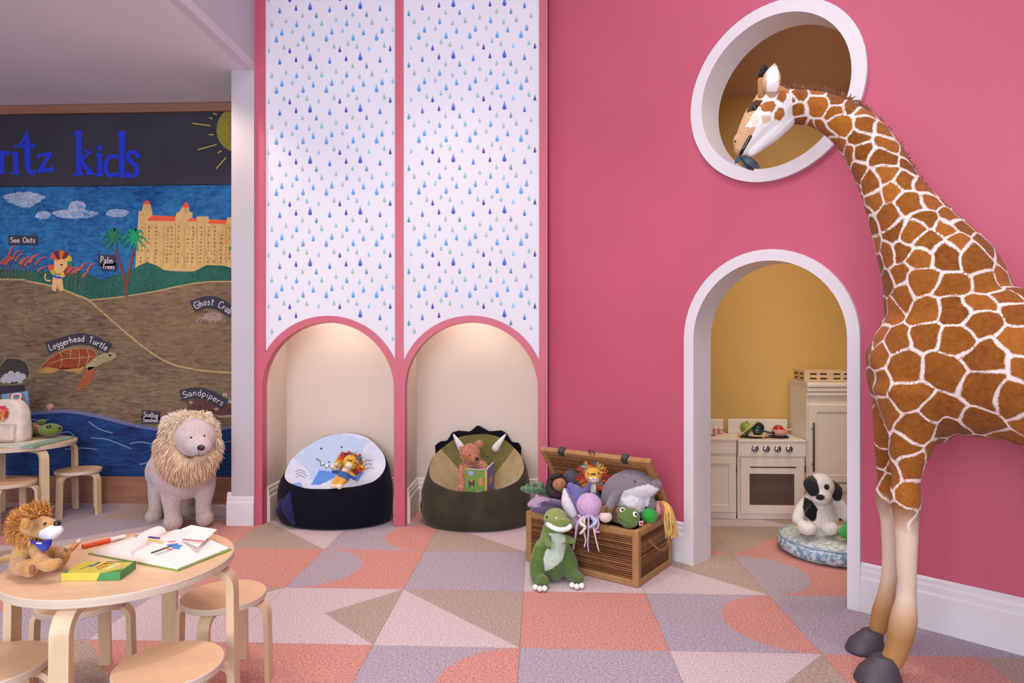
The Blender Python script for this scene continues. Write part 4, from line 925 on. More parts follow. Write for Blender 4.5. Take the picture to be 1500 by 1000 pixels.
# ================================================================ plush helpers
from mathutils.bvhtree import BVHTree
CAM = Vector((0, 0, H))
m_plush = mat('plush', '#ffffff', 0.9, 0.10, 55, 0.55, 160, attr=True, sheen=0.35, spec=0.15, dist=0.006)
m_smooth = mat('soft_cloth', '#ffffff', 0.75, 0.05, 30, 0.2, 90, attr=True, sheen=0.15, spec=0.2)
m_hair = mat('hair_locks', '#ffffff', 0.75, 0.08, 30, attr=True, sheen=0.2, spec=0.2)
m_eye = mat('eye_black', '#0d0b0d', 0.12, 0, spec=0.6); m_nose = mat('nose_brown', '#3a2420', 0.35)
m_eyew = mat('eye_white', '#f2f0ee', 0.3)
def proj(p):
    d = p-CAM; t = -d.x*sa+d.y*ca; x = d.x*ca+d.y*sa
    return 750+F*x/t, 500-F*d.z/t, t
class Pix:
    """places pieces of one thing by photo pixel plus the thing's own distance t0"""
    def __init__(s, t0, root): s.t0 = t0; s.o = Vector(root.location)
    def __call__(s, px, py, dt=0.0): return Q(px, py, s.t0+dt)-s.o
    def r(s, px): return px*s.t0/F
    def path(s, rows, n=5):              # rows (px,py,dt,radius px) -> smooth points, radii
        q = spl(rows, n); return [s(a, b, c) for a, b, c, _ in q], [s.r(max(.4, d)) for *_, d in q]
    def tube(s, bm, rows, n=5, **k): a, b = s.path(rows, n); tube(bm, a, b, **k)
    def ell(s, bm, px, py, dt, r, rot=None):
        r = (r, r, r) if not hasattr(r, '__len__') else r
        ell(bm, s(px, py, dt), [s.r(q) for q in r], (rotz(AL) @ rot) if rot is not None else rotz(AL))
    def uv(s, co): return proj(co+s.o)
    def hit(s, o, px, py, lift=0.0):     # where the view ray meets a mesh of this thing
        bv = BVHTree.FromObject if False else None
        me = o.data; key = me.name
        if key not in _bvh: _bvh[key] = BVHTree.FromPolygons([v.co for v in me.vertices], [p.vertices for p in me.polygons])
        d = (Q(px, py, 1.0)-CAM).normalized(); loc, nrm, i, dist = _bvh[key].ray_cast(CAM-s.o, d)
        if loc is None: return s(px, py), -d
        return loc+nrm*lift, nrm
    def dot(s, name, o, px, py, rpx, m, parent, flat=.5, lift=0.0):
        p, n = s.hit(o, px, py, lift); rr = rpx if hasattr(rpx, '__len__') else (rpx, rpx)
        return ball(name, p, (s.r(rr[0]), s.r(rr[1]), s.r(min(rr))*flat), m, parent, Vector(n).to_track_quat('Z', 'Y').to_matrix()) if not hasattr(rpx, '__len__') else ball(name, p, (s.r(rr[0]), s.r(min(rr))*flat, s.r(rr[1])), m, parent, rotz(AL))
    def line(s, name, o, pts, wpx, m, parent, lift=.0015):
        bm = nb(); q = [s.hit(o, x, y, lift)[0] for x, y in spl(pts, 4)] if len(pts) > 2 else [s.hit(o, x, y, lift)[0] for x, y in pts]
        tube(bm, q, s.r(wpx/2), 6); return obj(name, bm, m, parent, smooth=True)
_bvh = {}
def inpoly(x, y, P):
    c = False; j = len(P)-1
    for i in range(len(P)):
        if (P[i][1] > y) != (P[j][1] > y) and x < (P[j][0]-P[i][0])*(y-P[i][1])/(P[j][1]-P[i][1])+P[i][0]: c = not c
        j = i
    return c
# ================================================================ giraffe
def giraffe_mat():
    m = bpy.data.materials.new('giraffe_fur'); m.use_nodes = True; nt = m.node_tree; L = nt.links.new
    b = nt.nodes['Principled BSDF']; b.inputs['Roughness'].default_value = .85; b.inputs['Specular IOR Level'].default_value = .15
    b.inputs['Sheen Weight'].default_value = .08
    tc = nd(nt, 'ShaderNodeTexCoord'); nz = nd(nt, 'ShaderNodeTexNoise'); nz.inputs['Scale'].default_value = 9; nz.inputs['Detail'].default_value = 3; L(tc.outputs['Object'], nz.inputs['Vector'])
    ad = nd(nt, 'ShaderNodeMix', data_type='VECTOR'); ad.inputs[0].default_value = .055; L(tc.outputs['Object'], ad.inputs[4]); L(nz.outputs['Color'], ad.inputs[5])
    ed_ = nd(nt, 'ShaderNodeAttribute', attribute_name='Edge'); ce = nd(nt, 'ShaderNodeAttribute', attribute_name='Cell')
    wn = nd(nt, 'ShaderNodeTexNoise'); wn.inputs['Scale'].default_value = 130; wn.inputs['Detail'].default_value = 2; L(tc.outputs['Object'], wn.inputs['Vector'])
    wa = nd(nt, 'ShaderNodeMath', operation='MULTIPLY_ADD'); L(wn.outputs[0], wa.inputs[0]); wa.inputs[1].default_value = .006; L(ed_.outputs['Fac'], wa.inputs[2])
    mr = nd(nt, 'ShaderNodeMapRange'); mr.inputs[1].default_value = .0058; mr.inputs[2].default_value = .0098; L(wa.outputs[0], mr.inputs[0])
    n2 = nd(nt, 'ShaderNodeTexNoise'); n2.inputs['Scale'].default_value = 60; n2.inputs['Detail'].default_value = 5; L(tc.outputs['Object'], n2.inputs['Vector'])
    
    av = nd(nt, 'ShaderNodeMath', operation='MULTIPLY_ADD'); L(n2.outputs[0], av.inputs[0]); av.inputs[1].default_value = .7; 
    h_ = nd(nt, 'ShaderNodeMath', operation='MULTIPLY'); L(ce.outputs['Fac'], h_.inputs[0]); h_.inputs[1].default_value = .4; L(h_.outputs[0], av.inputs[2])
    br = nd(nt, 'ShaderNodeMix', data_type='RGBA'); L(av.outputs[0], br.inputs[0]); br.inputs[6].default_value = lin('#52260a')+(1,); br.inputs[7].default_value = lin('#b06a26')+(1,)
    pt = nd(nt, 'ShaderNodeMix', data_type='RGBA'); L(mr.outputs[0], pt.inputs[0]); pt.inputs[6].default_value = lin('#e6d3cc')+(1,); L(br.outputs[2], pt.inputs[7])
    a = nd(nt, 'ShaderNodeAttribute', attribute_name='Col'); fin = nd(nt, 'ShaderNodeMix', data_type='RGBA')
    L(a.outputs['Alpha'], fin.inputs[0]); L(a.outputs['Color'], fin.inputs[6]); L(pt.outputs[2], fin.inputs[7]); L(fin.outputs[2], b.inputs['Base Color'])
    n3 = nd(nt, 'ShaderNodeTexNoise'); n3.inputs['Scale'].default_value = 170; n3.inputs['Detail'].default_value = 4; L(tc.outputs['Object'], n3.inputs['Vector'])
    bp = nd(nt, 'ShaderNodeBump'); bp.inputs['Strength'].default_value = .6; bp.inputs['Distance'].default_value = .006; L(n3.outputs[0], bp.inputs['Height']); L(bp.outputs[0], b.inputs['Normal'])
    return m
gb = Q(1300, 985, 2.45); gb.z = 0
gir = thing('plush_giraffe', 'tall plush giraffe leaning its head towards the round window', 'plush toy', gb)
gp = Pix(2.45, gir)
NECK = [(1152, 156, .24, 27), (1200, 161, .20, 27), (1245, 186, .15, 32), (1272, 216, .12, 36), (1295, 257, .09, 38), (1312, 292, .07, 43), (1342, 345, .04, 58), (1376, 405, .00, 76), (1392, 470, -.01, 84)]
def gbuild(b):
    gp.tube(b, NECK, 5, seg=20)
    gp.tube(b, [(1350, 500, 0, 62), (1345, 545, 0, 68), (1352, 590, .0, 62)], 4, seg=18)
    gp.tube(b, [(1368, 535, -.02, 90), (1430, 500, -.09, 88), (1500, 545, -.20, 94), (1580, 560, -.30, 98), (1650, 575, -.38, 92)], 5, seg=20)
    gp.tube(b, [(1425, 545, -.08, 92), (1500, 552, -.2, 88)], 4, seg=18)
    gp.tube(b, [(1340, 575, -.06, 54), (1336, 625, -.06, 36), (1330, 670, -.06, 25), (1327, 705, -.06, 18), (1326, 730, -.06, 21), (1328, 762, -.06, 16), (1328, 827, -.06, 13.5), (1328, 868, -.055, 12.5), (1323, 912, -.05, 18), (1313, 952, -.05, 15), (1306, 968, -.05, 15)], 4, seg=16)
    gp.tube(b, [(1318, 575, .12, 40), (1308, 625, .13, 28), (1302, 670, .14, 19), (1300, 705, .15, 14), (1299, 730, .15, 17), (1303, 762, .16, 13), (1304, 825, .17, 12), (1300, 862, .18, 12), (1293, 896, .18, 15.5), (1286, 920, .18, 13)], 4, seg=16)
    for px, t_, yo in ((1655, -.46, 0), (1700, -.26, 0)):
        h0 = Q(px, 600, 2.45+t_)-gp.o; tube(b, [h0+Vector((0, 0, .02)), Vector((h0.x+.02, h0.y-.02, .68)), Vector((h0.x+.05, h0.y-.04, .45)), Vector((h0.x+.03, h0.y-.03, .16)), Vector((h0.x+.0, h0.y, .07))], [.16, .10, .055, .045, .045], 16)
    gp.tube(b, [(1725, 545, -.42, 12), (1745, 620, -.42, 8), (1748, 700, -.42, 9), (1746, 730, -.42, 14)], 4)
def gpaint(c):
    z = c.z
    t = min(1, max(0, (z-.54)/.12))
    low = mixc('#a97c4c', '#dcc3ad', (z-.17)/.14) if z < .35 else '#dcc3ad'
    return (low, t)
gbody = blob('body', gbuild, .0085, giraffe_mat(), gir, gpaint, 5)
def cell_pattern(me, seed=3):
    """patch pattern of the coat: seeds spread over the skin, every point knows how far it is from the border of its patch"""
    from mathutils.kdtree import KDTree
    rg = random.Random(seed); vs = [v.co.copy() for v in me.vertices]; order = list(range(len(vs))); rg.shuffle(order)
    def gap(p): return .062 if p.z > 1.55 else (.078 if p.z > 1.25 else (.105 if p.z > .8 else .08))
    seeds = []; cells = {}
    for i in order:
        p = vs[i]; g_ = gap(p)*rg.uniform(.85, 1.35); k = (int(p.x//.12), int(p.y//.12), int(p.z//.12)); ok = True
        for a in (-1, 0, 1):
            for b in (-1, 0, 1):
                for c in (-1, 0, 1):
                    for q in cells.get((k[0]+a, k[1]+b, k[2]+c), ()):
                        if (q-p).length < g_: ok = False; break
                    if not ok: break
                if not ok: break
            if not ok: break
        if ok: seeds.append(p); cells.setdefault(k, []).append(p)
    kd = KDTree(len(seeds))
    for i, p in enumerate(seeds): kd.insert(p, i)
    kd.balance(); rnd_ = [rg.random() for _ in seeds]; E, Cc = [], []
    for p in vs:
        p = p+Vector((noise.noise(p*14), noise.noise(p*14+Vector((7, 0, 0))), noise.noise(p*14+Vector((0, 7, 0)))))*.022
        (q1, i1, d1), *rest = kd.find_n(p, 4)
        E.append(min((d2*d2-d1*d1)/(2*max(.02, (q2-q1).length)) for q2, i2, d2 in rest)); Cc.append(rnd_[i1])
    for nm, dat in (('Edge', E), ('Cell', Cc)):
        at = me.attributes.new(nm, 'FLOAT', 'POINT'); at.data.foreach_set('value', dat)
cell_pattern(gbody.data)
m_gir = gbody.data.materials[0]
# head
def hbuild(b):
    gp.ell(b, 1132, 154, .24, (31, 29, 31)); gp.tube(b, [(1134, 161, .24, 34), (1118, 173, .24, 31), (1103, 191, .24, 24), (1093, 206, .24, 18), (1087, 217, .24, 13)], 4, seg=16)
    gp.tube(b, [(1143, 172, .24, 25), (1130, 189, .24, 21), (1116, 204, .24, 16), (1104, 217, .24, 11.5), (1100, 221, .24, 10)], 4, seg=14)
    gp.tube(b, [(1082, 203, .24, 8), (1080, 209, .24, 7)], 2)
HP = [([(1112.5, 155), (1119.5, 150), (1133.5, 147.5), (1137, 155), (1131, 164), (1116, 163)], '#a8672e'), ([(1134.5, 166), (1141, 157), (1147.5, 158), (1150, 167), (1143, 177), (1134.5, 175)], '#a8672e'),
      ([(1137, 145), (1143, 133), (1152, 133), (1152, 145), (1147, 151)], '#a05e28'), ([(1093, 165), (1098, 151), (1108, 146), (1118, 147), (1112, 156), (1101, 163)], '#4a2c1a'),
      ([(1114, 169), (1130, 169), (1128, 178), (1118, 182)], '#d4b896'), ([(1098, 172), (1110, 168), (1112, 180), (1102, 186)], '#e0d0bc')]
def hpaint(c):
    px, py, t = gp.uv(c)
    for P_, col in HP:
        if inpoly(px, py, P_): return (col, 0)
    if py > 186 and (px-1099)*28.4 < -(py-199.6)*16+40: return ('#c79c78', 0)      # muzzle in front of the mouth line
    if (px-1117)*73 < -(py-130)*44+620 and py > 125: return ('#c9a076', 0)          # bridge of the nose
    if py < 137: return ('#b98452', 0)
    return ('#ece5e2', 0)
head = blob('head', hbuild, .0042, m_gir, gir, hpaint, 3)
def earb(b): gp.tube(b, [(1132, 143, .17, 5), (1130, 126, .15, 13), (1131, 111, .15, 13), (1134, 97, .15, 5), (1134, 93, .15, 2)], 5, seg=16, flat=(.45, 1), up=(.37, .93, 0))
er = blob('ear', earb, .005, m_plush, gir, lambda c: (lambda u: '#efe6e0' if abs(u[0]-1132) < 9 and u[1] < 134 and u[1] > 97 else '#c9a27c')(gp.uv(c)), 2)
def earb2(b): gp.ell(b, 1126, 122, .36, (9, 4, 20), roty(-.2))
blob('ear', earb2, .005, m_plush, gir, lambda c: '#b8864e', 2)
for dt in (.20, .32):
    bm = nb(); gp.tube(bm, [(1116, 138, dt, 6.5), (1115, 118, dt, 5.5)], 3); hn = obj('horn', bm, mat('horn_brown', '#b07f52', .85, .1, 40), gir, smooth=True)
    bm = nb(); gp.tube(bm, [(1116, 110, dt, 6), (1119, 101, dt, 6)], 3); obj('horn_tuft', bm, mat('tuft_black', '#16120f', .9, .1, 60, .5), hn, smooth=True)
gp.dot('eye', head, 1105.5, 158.5, 4.6, m_eye, gir, .8)
gp.dot('nostril', head, 1077, 207, 2, m_nose, gir)
gp.line('mouth', head, [(1099, 200), (1093, 210), (1088, 219), (1085, 225)], 5.5, m_eye, gir)
lf = thing('leaf_sprig', 'small dark green leaf sprig in the giraffe mouth', 'leaves', Q(1085, 226, 2.45+.24)); gl = Pix(2.69, lf)
bm = nb(); gl.tube(bm, [(1086, 222, 0, 1.5), (1092, 232, 0, 1.4)], 3); obj('stem', bm, mat('sprig_stem', '#3a3a2c', .6), lf)
for rows in ([(1087, 229, 0, 1.5), (1097, 236, -.01, 6), (1108, 243, -.01, 4), (1112, 246, -.01, 1)], [(1086, 231, .02, 1.5), (1094, 242, .02, 5), (1104, 249, .02, 1)], [(1085, 229, 0, 1.5), (1080, 234, .0, 3.5), (1077, 239, .0, 1)]):
    bm = nb(); gl.tube(bm, rows, 4, flat=(1, .25)); obj('leaf', bm, mat('sprig_leaf', '#3d4c54', .5, .25, 30), lf, smooth=True)
# hooves
for hx, hy, dt, s in ((1290, 981, -.05, 1.0), (1271, 931, .18, .94)):
    def hoof(b):
        c = gp(hx+8, hy-4, dt); c.z = .052*s
        d = (gp(hx-28, hy, dt)-gp(hx+8, hy, dt)); d.z = 0; d.normalize(); a = math.atan2(d.y, d.x)
        prof = [(.085, 0), (.088, .012), (.072, .05), (.05, .082), (.042, .095)]
        rings = []
        for k, (r_, z) in enumerate(prof):
            rings.append([b.verts.new(Vector((c.x, c.y, z*s))+rotz(a) @ Vector((r_*s*(math.cos(q)*(1.12 if math.cos(q) > 0 else .8))+.018-.030*z/.095*0-(.018 if k > 2 else 0), r_*s*.78*math.sin(q), 0))) for q in [2*PI*j/24 for j in range(24)]])
        for A, B in zip(rings, rings[1:]):
            for k in range(24): b.faces.new((A[k], A[(k+1) % 24], B[(k+1) % 24], B[k]))
        b.faces.new(rings[0][::-1]); b.faces.new(rings[-1])
    blob('hoof', hoof, .006, mat('hoof_slate', '#4a4048', .55, .08, 20), gir, None, 3)
for px, t_ in ((1655, -.46), (1700, -.26)):
    h0 = Q(px, 600, 2.45+t_)-gp.o; bm = nb(); lathe(bm, [(.08, 0), (.08, .015), (.06, .07), (.045, .09)], (h0.x-.01, h0.y, 0), 24); obj('hoof', bm, M['hoof_slate'], gir, smooth=True)
# mane
EDGE = [(1146, 130), (1200, 135), (1244, 149), (1272, 167), (1312, 212), (1332, 248), (1368, 300), (1420, 352), (1456, 404), (1496, 456)]
bm = nb(); pts = []
q = spl([(x, y) for x, y in EDGE], 6)
for i, (x, y) in enumerate(q):
    s_ = i/(len(q)-1); pts.append(gp(x-3, y+3, .22-.37*s_+.02))
tube(bm, pts, .014, 8); ms = obj('mane_base', bm, mat('mane_brown', '#6e452a', .9, .15, 60), gir, smooth=True)
fur('mane', ms, 2600, m_hair, gir, lambda p, n: (.026, '#8a5a3c', (n.x*.5+.2, n.y*.3, .55)) if n.z > -.3 else None, .0022, .5)
fur('body_fuzz', gbody, 16000, m_hair, gir, lambda p, n: (.010, '#8f5a30', (n.x, n.y, n.z-.9)) if p.z > .62 and noise.noise(p*9) > -.2 and False else None, .0012, .3) if False else None
# ================================================================ standing lion
lb_ = Q(262, 768, 4.40); lb_.z = 0
lion = thing('plush_lion', 'big standing cream plush lion with shaggy tan mane', 'plush toy', lb_)
lp = Pix(4.40, lion)
def lbuild(b):
    lp.ell(b, 268, 690, .0, (42, 40, 42)); lp.tube(b, [(268, 688, .02, 38), (252, 684, .2, 33), (244, 690, .36, 31)], 4, seg=18)
    lp.tube(b, [(252, 690, -.06, 18), (251, 716, -.07, 15.5), (253, 745, -.08, 12), (254, 760, -.085, 12), (254, 764, -.095, 13.5)], 4)
    lp.tube(b, [(299, 690, .0, 16), (301, 712, .0, 14), (298, 738, .01, 11), (299, 755, .01, 11.5), (300, 758, .0, 13)], 4)
    lp.tube(b, [(234, 695, .3, 18), (229, 722, .26, 12), (228, 745, .22, 10), (225, 756, .18, 12.5)], 4)
    lp.tube(b, [(276, 700, .34, 16), (275, 730, .32, 10.5), (276, 745, .30, 10), (277, 748, .28, 11)], 4)
    lp.ell(b, 286, 641, -.14, (28, 22, 27)); lp.ell(b, 291, 653, -.22, (18, 14, 13)); lp.tube(b, [(283, 650, -.02, 26), (275, 675, .02, 30)], 3)
def lsit(co): return '#d9cdcb'
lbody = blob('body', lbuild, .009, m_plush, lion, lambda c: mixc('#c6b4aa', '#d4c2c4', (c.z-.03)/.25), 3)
def mbuild(b):
    lp.tube(b, [(258, 626, -.06, 19), (252, 652, -.10, 18), (258, 676, -.15, 17), (275, 686, -.18, 15), (294, 680, -.16, 14), (307, 655, -.10, 11), (306, 625, -.06, 12), (285, 615, -.06, 13), (260, 622, -.06, 18)], 4, seg=14)
    lp.ell(b, 279, 640, .02, (38, 33, 24))
mb_ = blob('mane_base', mbuild, .010, mat('mane_tan', '#d8bb9c', .9, .12, 30), lion, None, 3)
mc = lp(283, 645, -.05)
def mfn(p, n):
    u = lp.uv(p)
    if inpoly(u[0], u[1], [(261, 622), (278, 612), (302, 613), (314, 628), (313, 656), (299, 671), (278, 670), (261, 656), (257, 638)]) and n.y < .3: return None
    d = p-mc; d.y *= .3; d = d.normalized()
    up = (u[1] < 625)
    col = mixc('#fbeed8', '#ecc9a8', (u[1]-605)/75)
    if random.random() < .3: col = '#d9b292' if not up else '#f0dcbc'
    return (.03 if u[1] < 640 else .06, col, (d.x*.45, d.y*.4-.12, d.z*.3-.85 if not up else d.z*.2-.4))
fur('mane', mb_, 17000, m_hair, lion, mfn, .0026, .18, 4, .3)
lp.dot('eye', lbody, 280, 641, 1.7, m_eye, lion); lp.dot('eye', lbody, 299.3, 638, 1.7, m_eye, lion)
lp.dot('nose', lbody, 294, 655.5, (5.5, 4.2), m_nose, lion, .6)
lp.line('mouth', lbody, [(291, 661), (291, 666), (286, 667)], .7, m_nose, lion)
for px, py, er_ in ((243, 616, 8), (306, 608, 6)):
    def eb(b): lp.ell(b, px, py, -.02, (er_, 5, er_))
    blob('ear', eb, .005, m_plush, lion, lambda c: '#dcc9c6', 1)
bm = nb(); lp.tube(bm, [(244, 680, .50, 5), (232, 700, .55, 4), (228, 730, .55, 4), (229, 745, .55, 7)], 4); obj('tail', bm, mat('tail_cream', '#d6c6bc', .9, .1, 40), lion, smooth=True)
# ================================================================ bean bag chairs
def bag_chair(root, rx, ry, zf, zbk, pw, m_out, m_in, paint, lean=.0, dish=.20):
    """tub shaped bean bag: rounded wall, tilted rim, hollow seat"""
    N = 56; bm = nb(); rings = []; mids = []
    ca_ = [2*PI*k/N for k in range(N)]
    def rimz(y): s = min(1, max(0, (y+ry)/(2*ry))); return zf+(zbk-zf)*s**pw
    prof = [(.80, 0.0), (.93, .012), (1.0, .06), (1.03, .35), (1.03, .62), (.99, .86), (.955, .97), (.93, 1.0)]
    for (q, f) in prof:
        row = []
        for a in ca_:
            y = ry*math.sin(a); zr = rimz(y)
            sh = lean*max(0, zr*f-zf)
            hh = max(0, (zr*f-zf)/(zbk-zf))            # the back narrows towards its top
            row.append(bm.verts.new((rx*q*math.cos(a)*(1-.10*hh), ry*q*math.sin(a)+sh, zr*f)))
        rings.append(row)
    for j in range(1, 12):
        s = 1-j/12; row = []
        for a in ca_:
            y = ry*.93*math.sin(a); zr = rimz(ry*math.sin(a)); x = rx*.93*math.cos(a); hh = max(0, (zr-zf)/(zbk-zf))
            cy_ = -.05*ry; yy = cy_+(y-cy_)*s; zc0 = zf-dish*.55
            zz = zc0+(zr-zc0)*(s**1.9); zz += .012*math.sin(PI*min(1, s*1.0))
            row.append(bm.verts.new((x*s*(1-.10*hh*s), yy+lean*max(0, zz-zf), zz)))
        rings.append(row)
    no = len(prof)
    for i, (A, B) in enumerate(zip(rings, rings[1:])):
        for k in range(N):
            f = bm.faces.new((A[k], A[(k+1) % N], B[(k+1) % N], B[k])); f.material_index = 0 if i < no-1 else 1
    bm.faces.new(rings[0][::-1]); f = bm.faces.new(rings[-1]); f.material_index = 1
    bmesh.ops.recalc_face_normals(bm, faces=bm.faces)
    inn = nb(); 
    me = bpy.data.meshes.new('bag'); bm.to_mesh(me); bm.free()
    # outer cover and seat panel as two parts
    out = []
    for idx, nm, mm in ((0, 'cover', m_out), (1, 'seat_panel', m_in)):
        b2 = nb(); b2.from_mesh(me); bmesh.ops.delete(b2, geom=[f for f in b2.faces if f.material_index != idx], context='FACES')
        for f in b2.faces: f.material_index = 0
        bmesh.ops.subdivide_edges(b2, edges=b2.edges[:], cuts=1 if idx == 0 else 4, use_grid_fill=True, smooth=.3)
        for v in b2.verts:
            if v.co.z > .02: v.co += Vector((noise.noise(v.co*7), noise.noise(v.co*7+Vector((5, 0, 0))), noise.noise(v.co*7+Vector((0, 9, 0)))))*(.012 if idx == 0 else .008)
        b2.normal_update()
        m2 = bpy.data.meshes.new(nm); b2.to_mesh(m2); b2.free()
        if paint and idx == 1: setcol(m2, lambda c: paint(proj(Vector(root.location)+c)))
        m2.shade_smooth(); out.append(obj(nm, m2, mm, root))
    bpy.data.meshes.remove(me)
    return out
m_navy = mat('navy_velour', '#06071a', .8, .1, 20, .15, 200, sheen=.06, spec=.15)
yb_ = 4.50
shk = thing('bean_bag_chair', 'navy bean bag chair with a pale blue shark face', 'bean bag', Vector((xa(492, yb_), yb_, 0)))
def shpaint(u):
    x, y, t = u
    if inpoly(x, y, [(468, 688), (500, 692), (534, 690), (524, 706), (512, 700), (490, 700), (468, 710), (455, 710)]): return '#5c8edb'
    if inpoly(x, y, [(426, 708), (440, 706), (444, 714), (432, 716)]): return '#7fa6e2'
    if inpoly(x, y, [(440, 640), (480, 630), (540, 645), (526, 668), (520, 690), (470, 690), (455, 705), (452, 690), (430, 670)]): return '#b9cbe6'
    return '#d3d9ec'
sp_ = Pix(4.55, shk)
cov, seat = bag_chair(shk, .385, .258, .275, .575, 1.55, m_navy, m_smooth, shpaint, dish=.16)
for nm, px, py, r_ in (('eye', 470.5, 656.7, 1.6), ('eye', 500.5, 654.5, 1.6), ('snout_dot', 482, 676.5, 1.3)): sp_.dot(nm, seat, px, py, r_, m_eye, shk)
m_thr = mat('dark_thread', '#2a2a3a', .8)
bm = nb(); zz = [(463, 672), (469, 675), (470, 682), (475, 680), (478, 686.5), (482, 681), (486, 687), (490, 682), (494, 684)]
tube(bm, [sp_.hit(seat, x, y, .005)[0] for x, y in zz], sp_.r(.6), 6); obj('mouth_stitching', bm, m_thr, shk)
for ti, (a, b, c) in enumerate((((470, 681), (474, 680), (471.5, 677)), ((475, 680.5), (482, 681), (478, 686)), ((483, 681.5), (490, 682), (486, 686.5)))):
    bm = nb(); bm.faces.new([bm.verts.new(sp_.hit(seat, x, y, .0055)[0]) for x, y in (a, b, c)]); obj('tooth', bm, mat('tooth_white', '#f4f4f8', .8), shk)
for (p1, p2, p3) in (((433, 691), (440, 688), (448, 692)), ((434, 695), (441, 692), (450, 697)), ((434, 699), (440, 696), (447, 700)), ((532, 677), (538, 674), (545, 674.5)), ((533, 682), (539, 679), (545, 680)), ((535, 688), (541, 685), (548, 686))): sp_.line('gill_stitching', seat, [p1, p2, p3], .6, m_thr, shk)
def fin(b):
    for rows in ([(425, 722, -.17, 3), (421, 742, -.20, 8), (430, 768, -.22, 3)], [(416, 735, -.12, 7), (409, 748, -.10, 6), (412, 758, -.10, 5)]): sp_.tube(b, rows, 4, flat=(1, .7))
blob('side_fin', fin, .008, mat('fin_blue', '#1c1f52', .8, .1, 20, .15, 200, sheen=.15, spec=.2), shk, None, 3)
rimc = nb(); 
# green one
dnb = thing('bean_bag_chair', 'olive green bean bag chair with horned dinosaur face and dark frill', 'bean bag', Vector((xa(698, yb_), yb_, 0)))
def dpaint(u):
    x, y, t = u
    if inpoly(x, y, [(622, 690), (644, 655), (678, 694), (672, 718), (650, 722), (628, 715)]): return '#a8946c'
    if inpoly(x, y, [(725, 694), (757, 652), (774, 690), (760, 715), (735, 722), (724, 715)]): return '#a8946c'
    return '#6b6636'
dp_ = Pix(4.55, dnb)
m_olive = mat('olive_velour', '#3b3828', .8, .2, 9, .5, 26, sheen=.15, spec=.2)
cov2, seat2 = bag_chair(dnb, .365, .258, .265, .575, 1.3, m_olive, mat('olive_seat', '#ffffff', .85, .12, 22, .3, 60, attr=True, sheen=.25, spec=.2), dpaint, dish=.17)
def frill(b):
    out = [(638, 668), (637, 652), (645, 646), (655, 645), (662, 633), (672, 630), (688, 632), (700, 622), (716, 631), (735, 630), (742, 634), (750, 647), (760, 648), (764, 656), (763, 668), (740, 680), (665, 680)]
    prism(b, [[(x, y) for x, y in out]], lambda x, y, d: dp_(x, y, .205+d), 0, .022)
blob('frill', frill, .008, m_navy, dnb, None, 3)
for (a, b) in (((676, 656), (665, 635)), ((726, 656), (741, 635))):
    bm = nb(); A, n1_ = dp_.hit(seat2, *a); T = A+(dp_(b[0], b[1], 0)-dp_(a[0], a[1], 0))+Vector((0, -.03, 0)); tube(bm, [A, A.lerp(T, .5), T], [dp_.r(6), dp_.r(4.2), dp_.r(1.2)], 14); obj('horn', bm, mat('horn_white', '#ece6e6', .8, .04, 30, .1), dnb, smooth=True)
dp_.dot('eye', seat2, 714, 668.5, 1.7, m_eye, dnb); dp_.dot('eye', seat2, 689, 669, 1.7, m_eye, dnb)
def foot(b): dp_.tube(b, [(627, 722, .0, 7), (623, 742, -.03, 8), (627, 758, -.05, 6)], 4, flat=(1, .8))
blob('side_foot', foot, .008, m_olive, dnb, None, 3)
# ================================================================ rattan toy chest
CW, CD, CH = .694, .445, .288
_A, _B = G(770, 822), G(935, 862); dAB = (_B-_A).normalized(); ang = math.atan2(dAB.y, dAB.x)
cc = (_A+_B)/2+rotz(ang) @ Vector((0, CD/2, 0))
chest = thing('toy_chest', 'open rattan toy chest overflowing with plush toys', 'chest', cc, ang)
def rattan_mat(name, a, b, axis):
    if name in M: return M[name]
    m = bpy.data.materials.new(name); m.use_nodes = True; nt = m.node_tree; L = nt.links.new; bs = nt.nodes['Principled BSDF']; bs.inputs['Roughness'].default_value = .5
    tc = nd(nt, 'ShaderNodeTexCoord'); wv = nd(nt, 'ShaderNodeTexWave'); wv.bands_direction = axis; wv.inputs['Scale'].default_value = 42; wv.inputs['Distortion'].default_value = .6; L(tc.outputs['Object'], wv.inputs['Vector'])
    nz = nd(nt, 'ShaderNodeTexNoise'); nz.inputs['Scale'].default_value = 30; L(tc.outputs['Object'], nz.inputs['Vector'])
    ml = nd(nt, 'ShaderNodeMath', operation='MULTIPLY'); L(wv.outputs['Fac'], ml.inputs[0]); L(nz.outputs[0], ml.inputs[1])
    mr = nd(nt, 'ShaderNodeMapRange'); mr.inputs[1].default_value = .0; mr.inputs[2].default_value = .4; L(ml.outputs[0], mr.inputs[0])
    mx = nd(nt, 'ShaderNodeMix', data_type='RGBA'); L(mr.outputs[0], mx.inputs[0]); mx.inputs[6].default_value = lin(b)+(1,); mx.inputs[7].default_value = lin(a)+(1,); L(mx.outputs[2], bs.inputs['Base Color'])
    bp = nd(nt, 'ShaderNodeBump'); bp.inputs['Strength'].default_value = .6; bp.inputs['Distance'].default_value = .003; L(wv.outputs['Fac'], bp.inputs['Height']); L(bp.outputs[0], bs.inputs['Normal'])
    M[name] = m; return m
rX, rY, rZ = [rattan_mat('cane_wrap_'+q, '#bb8e5a', '#86582c', q) for q in 'XYZ']
m_stick = mat('rattan_stick', '#ffffff', .5, .15, 25, attr=True); m_back = mat('basket_dark', '#3a2214', .8)
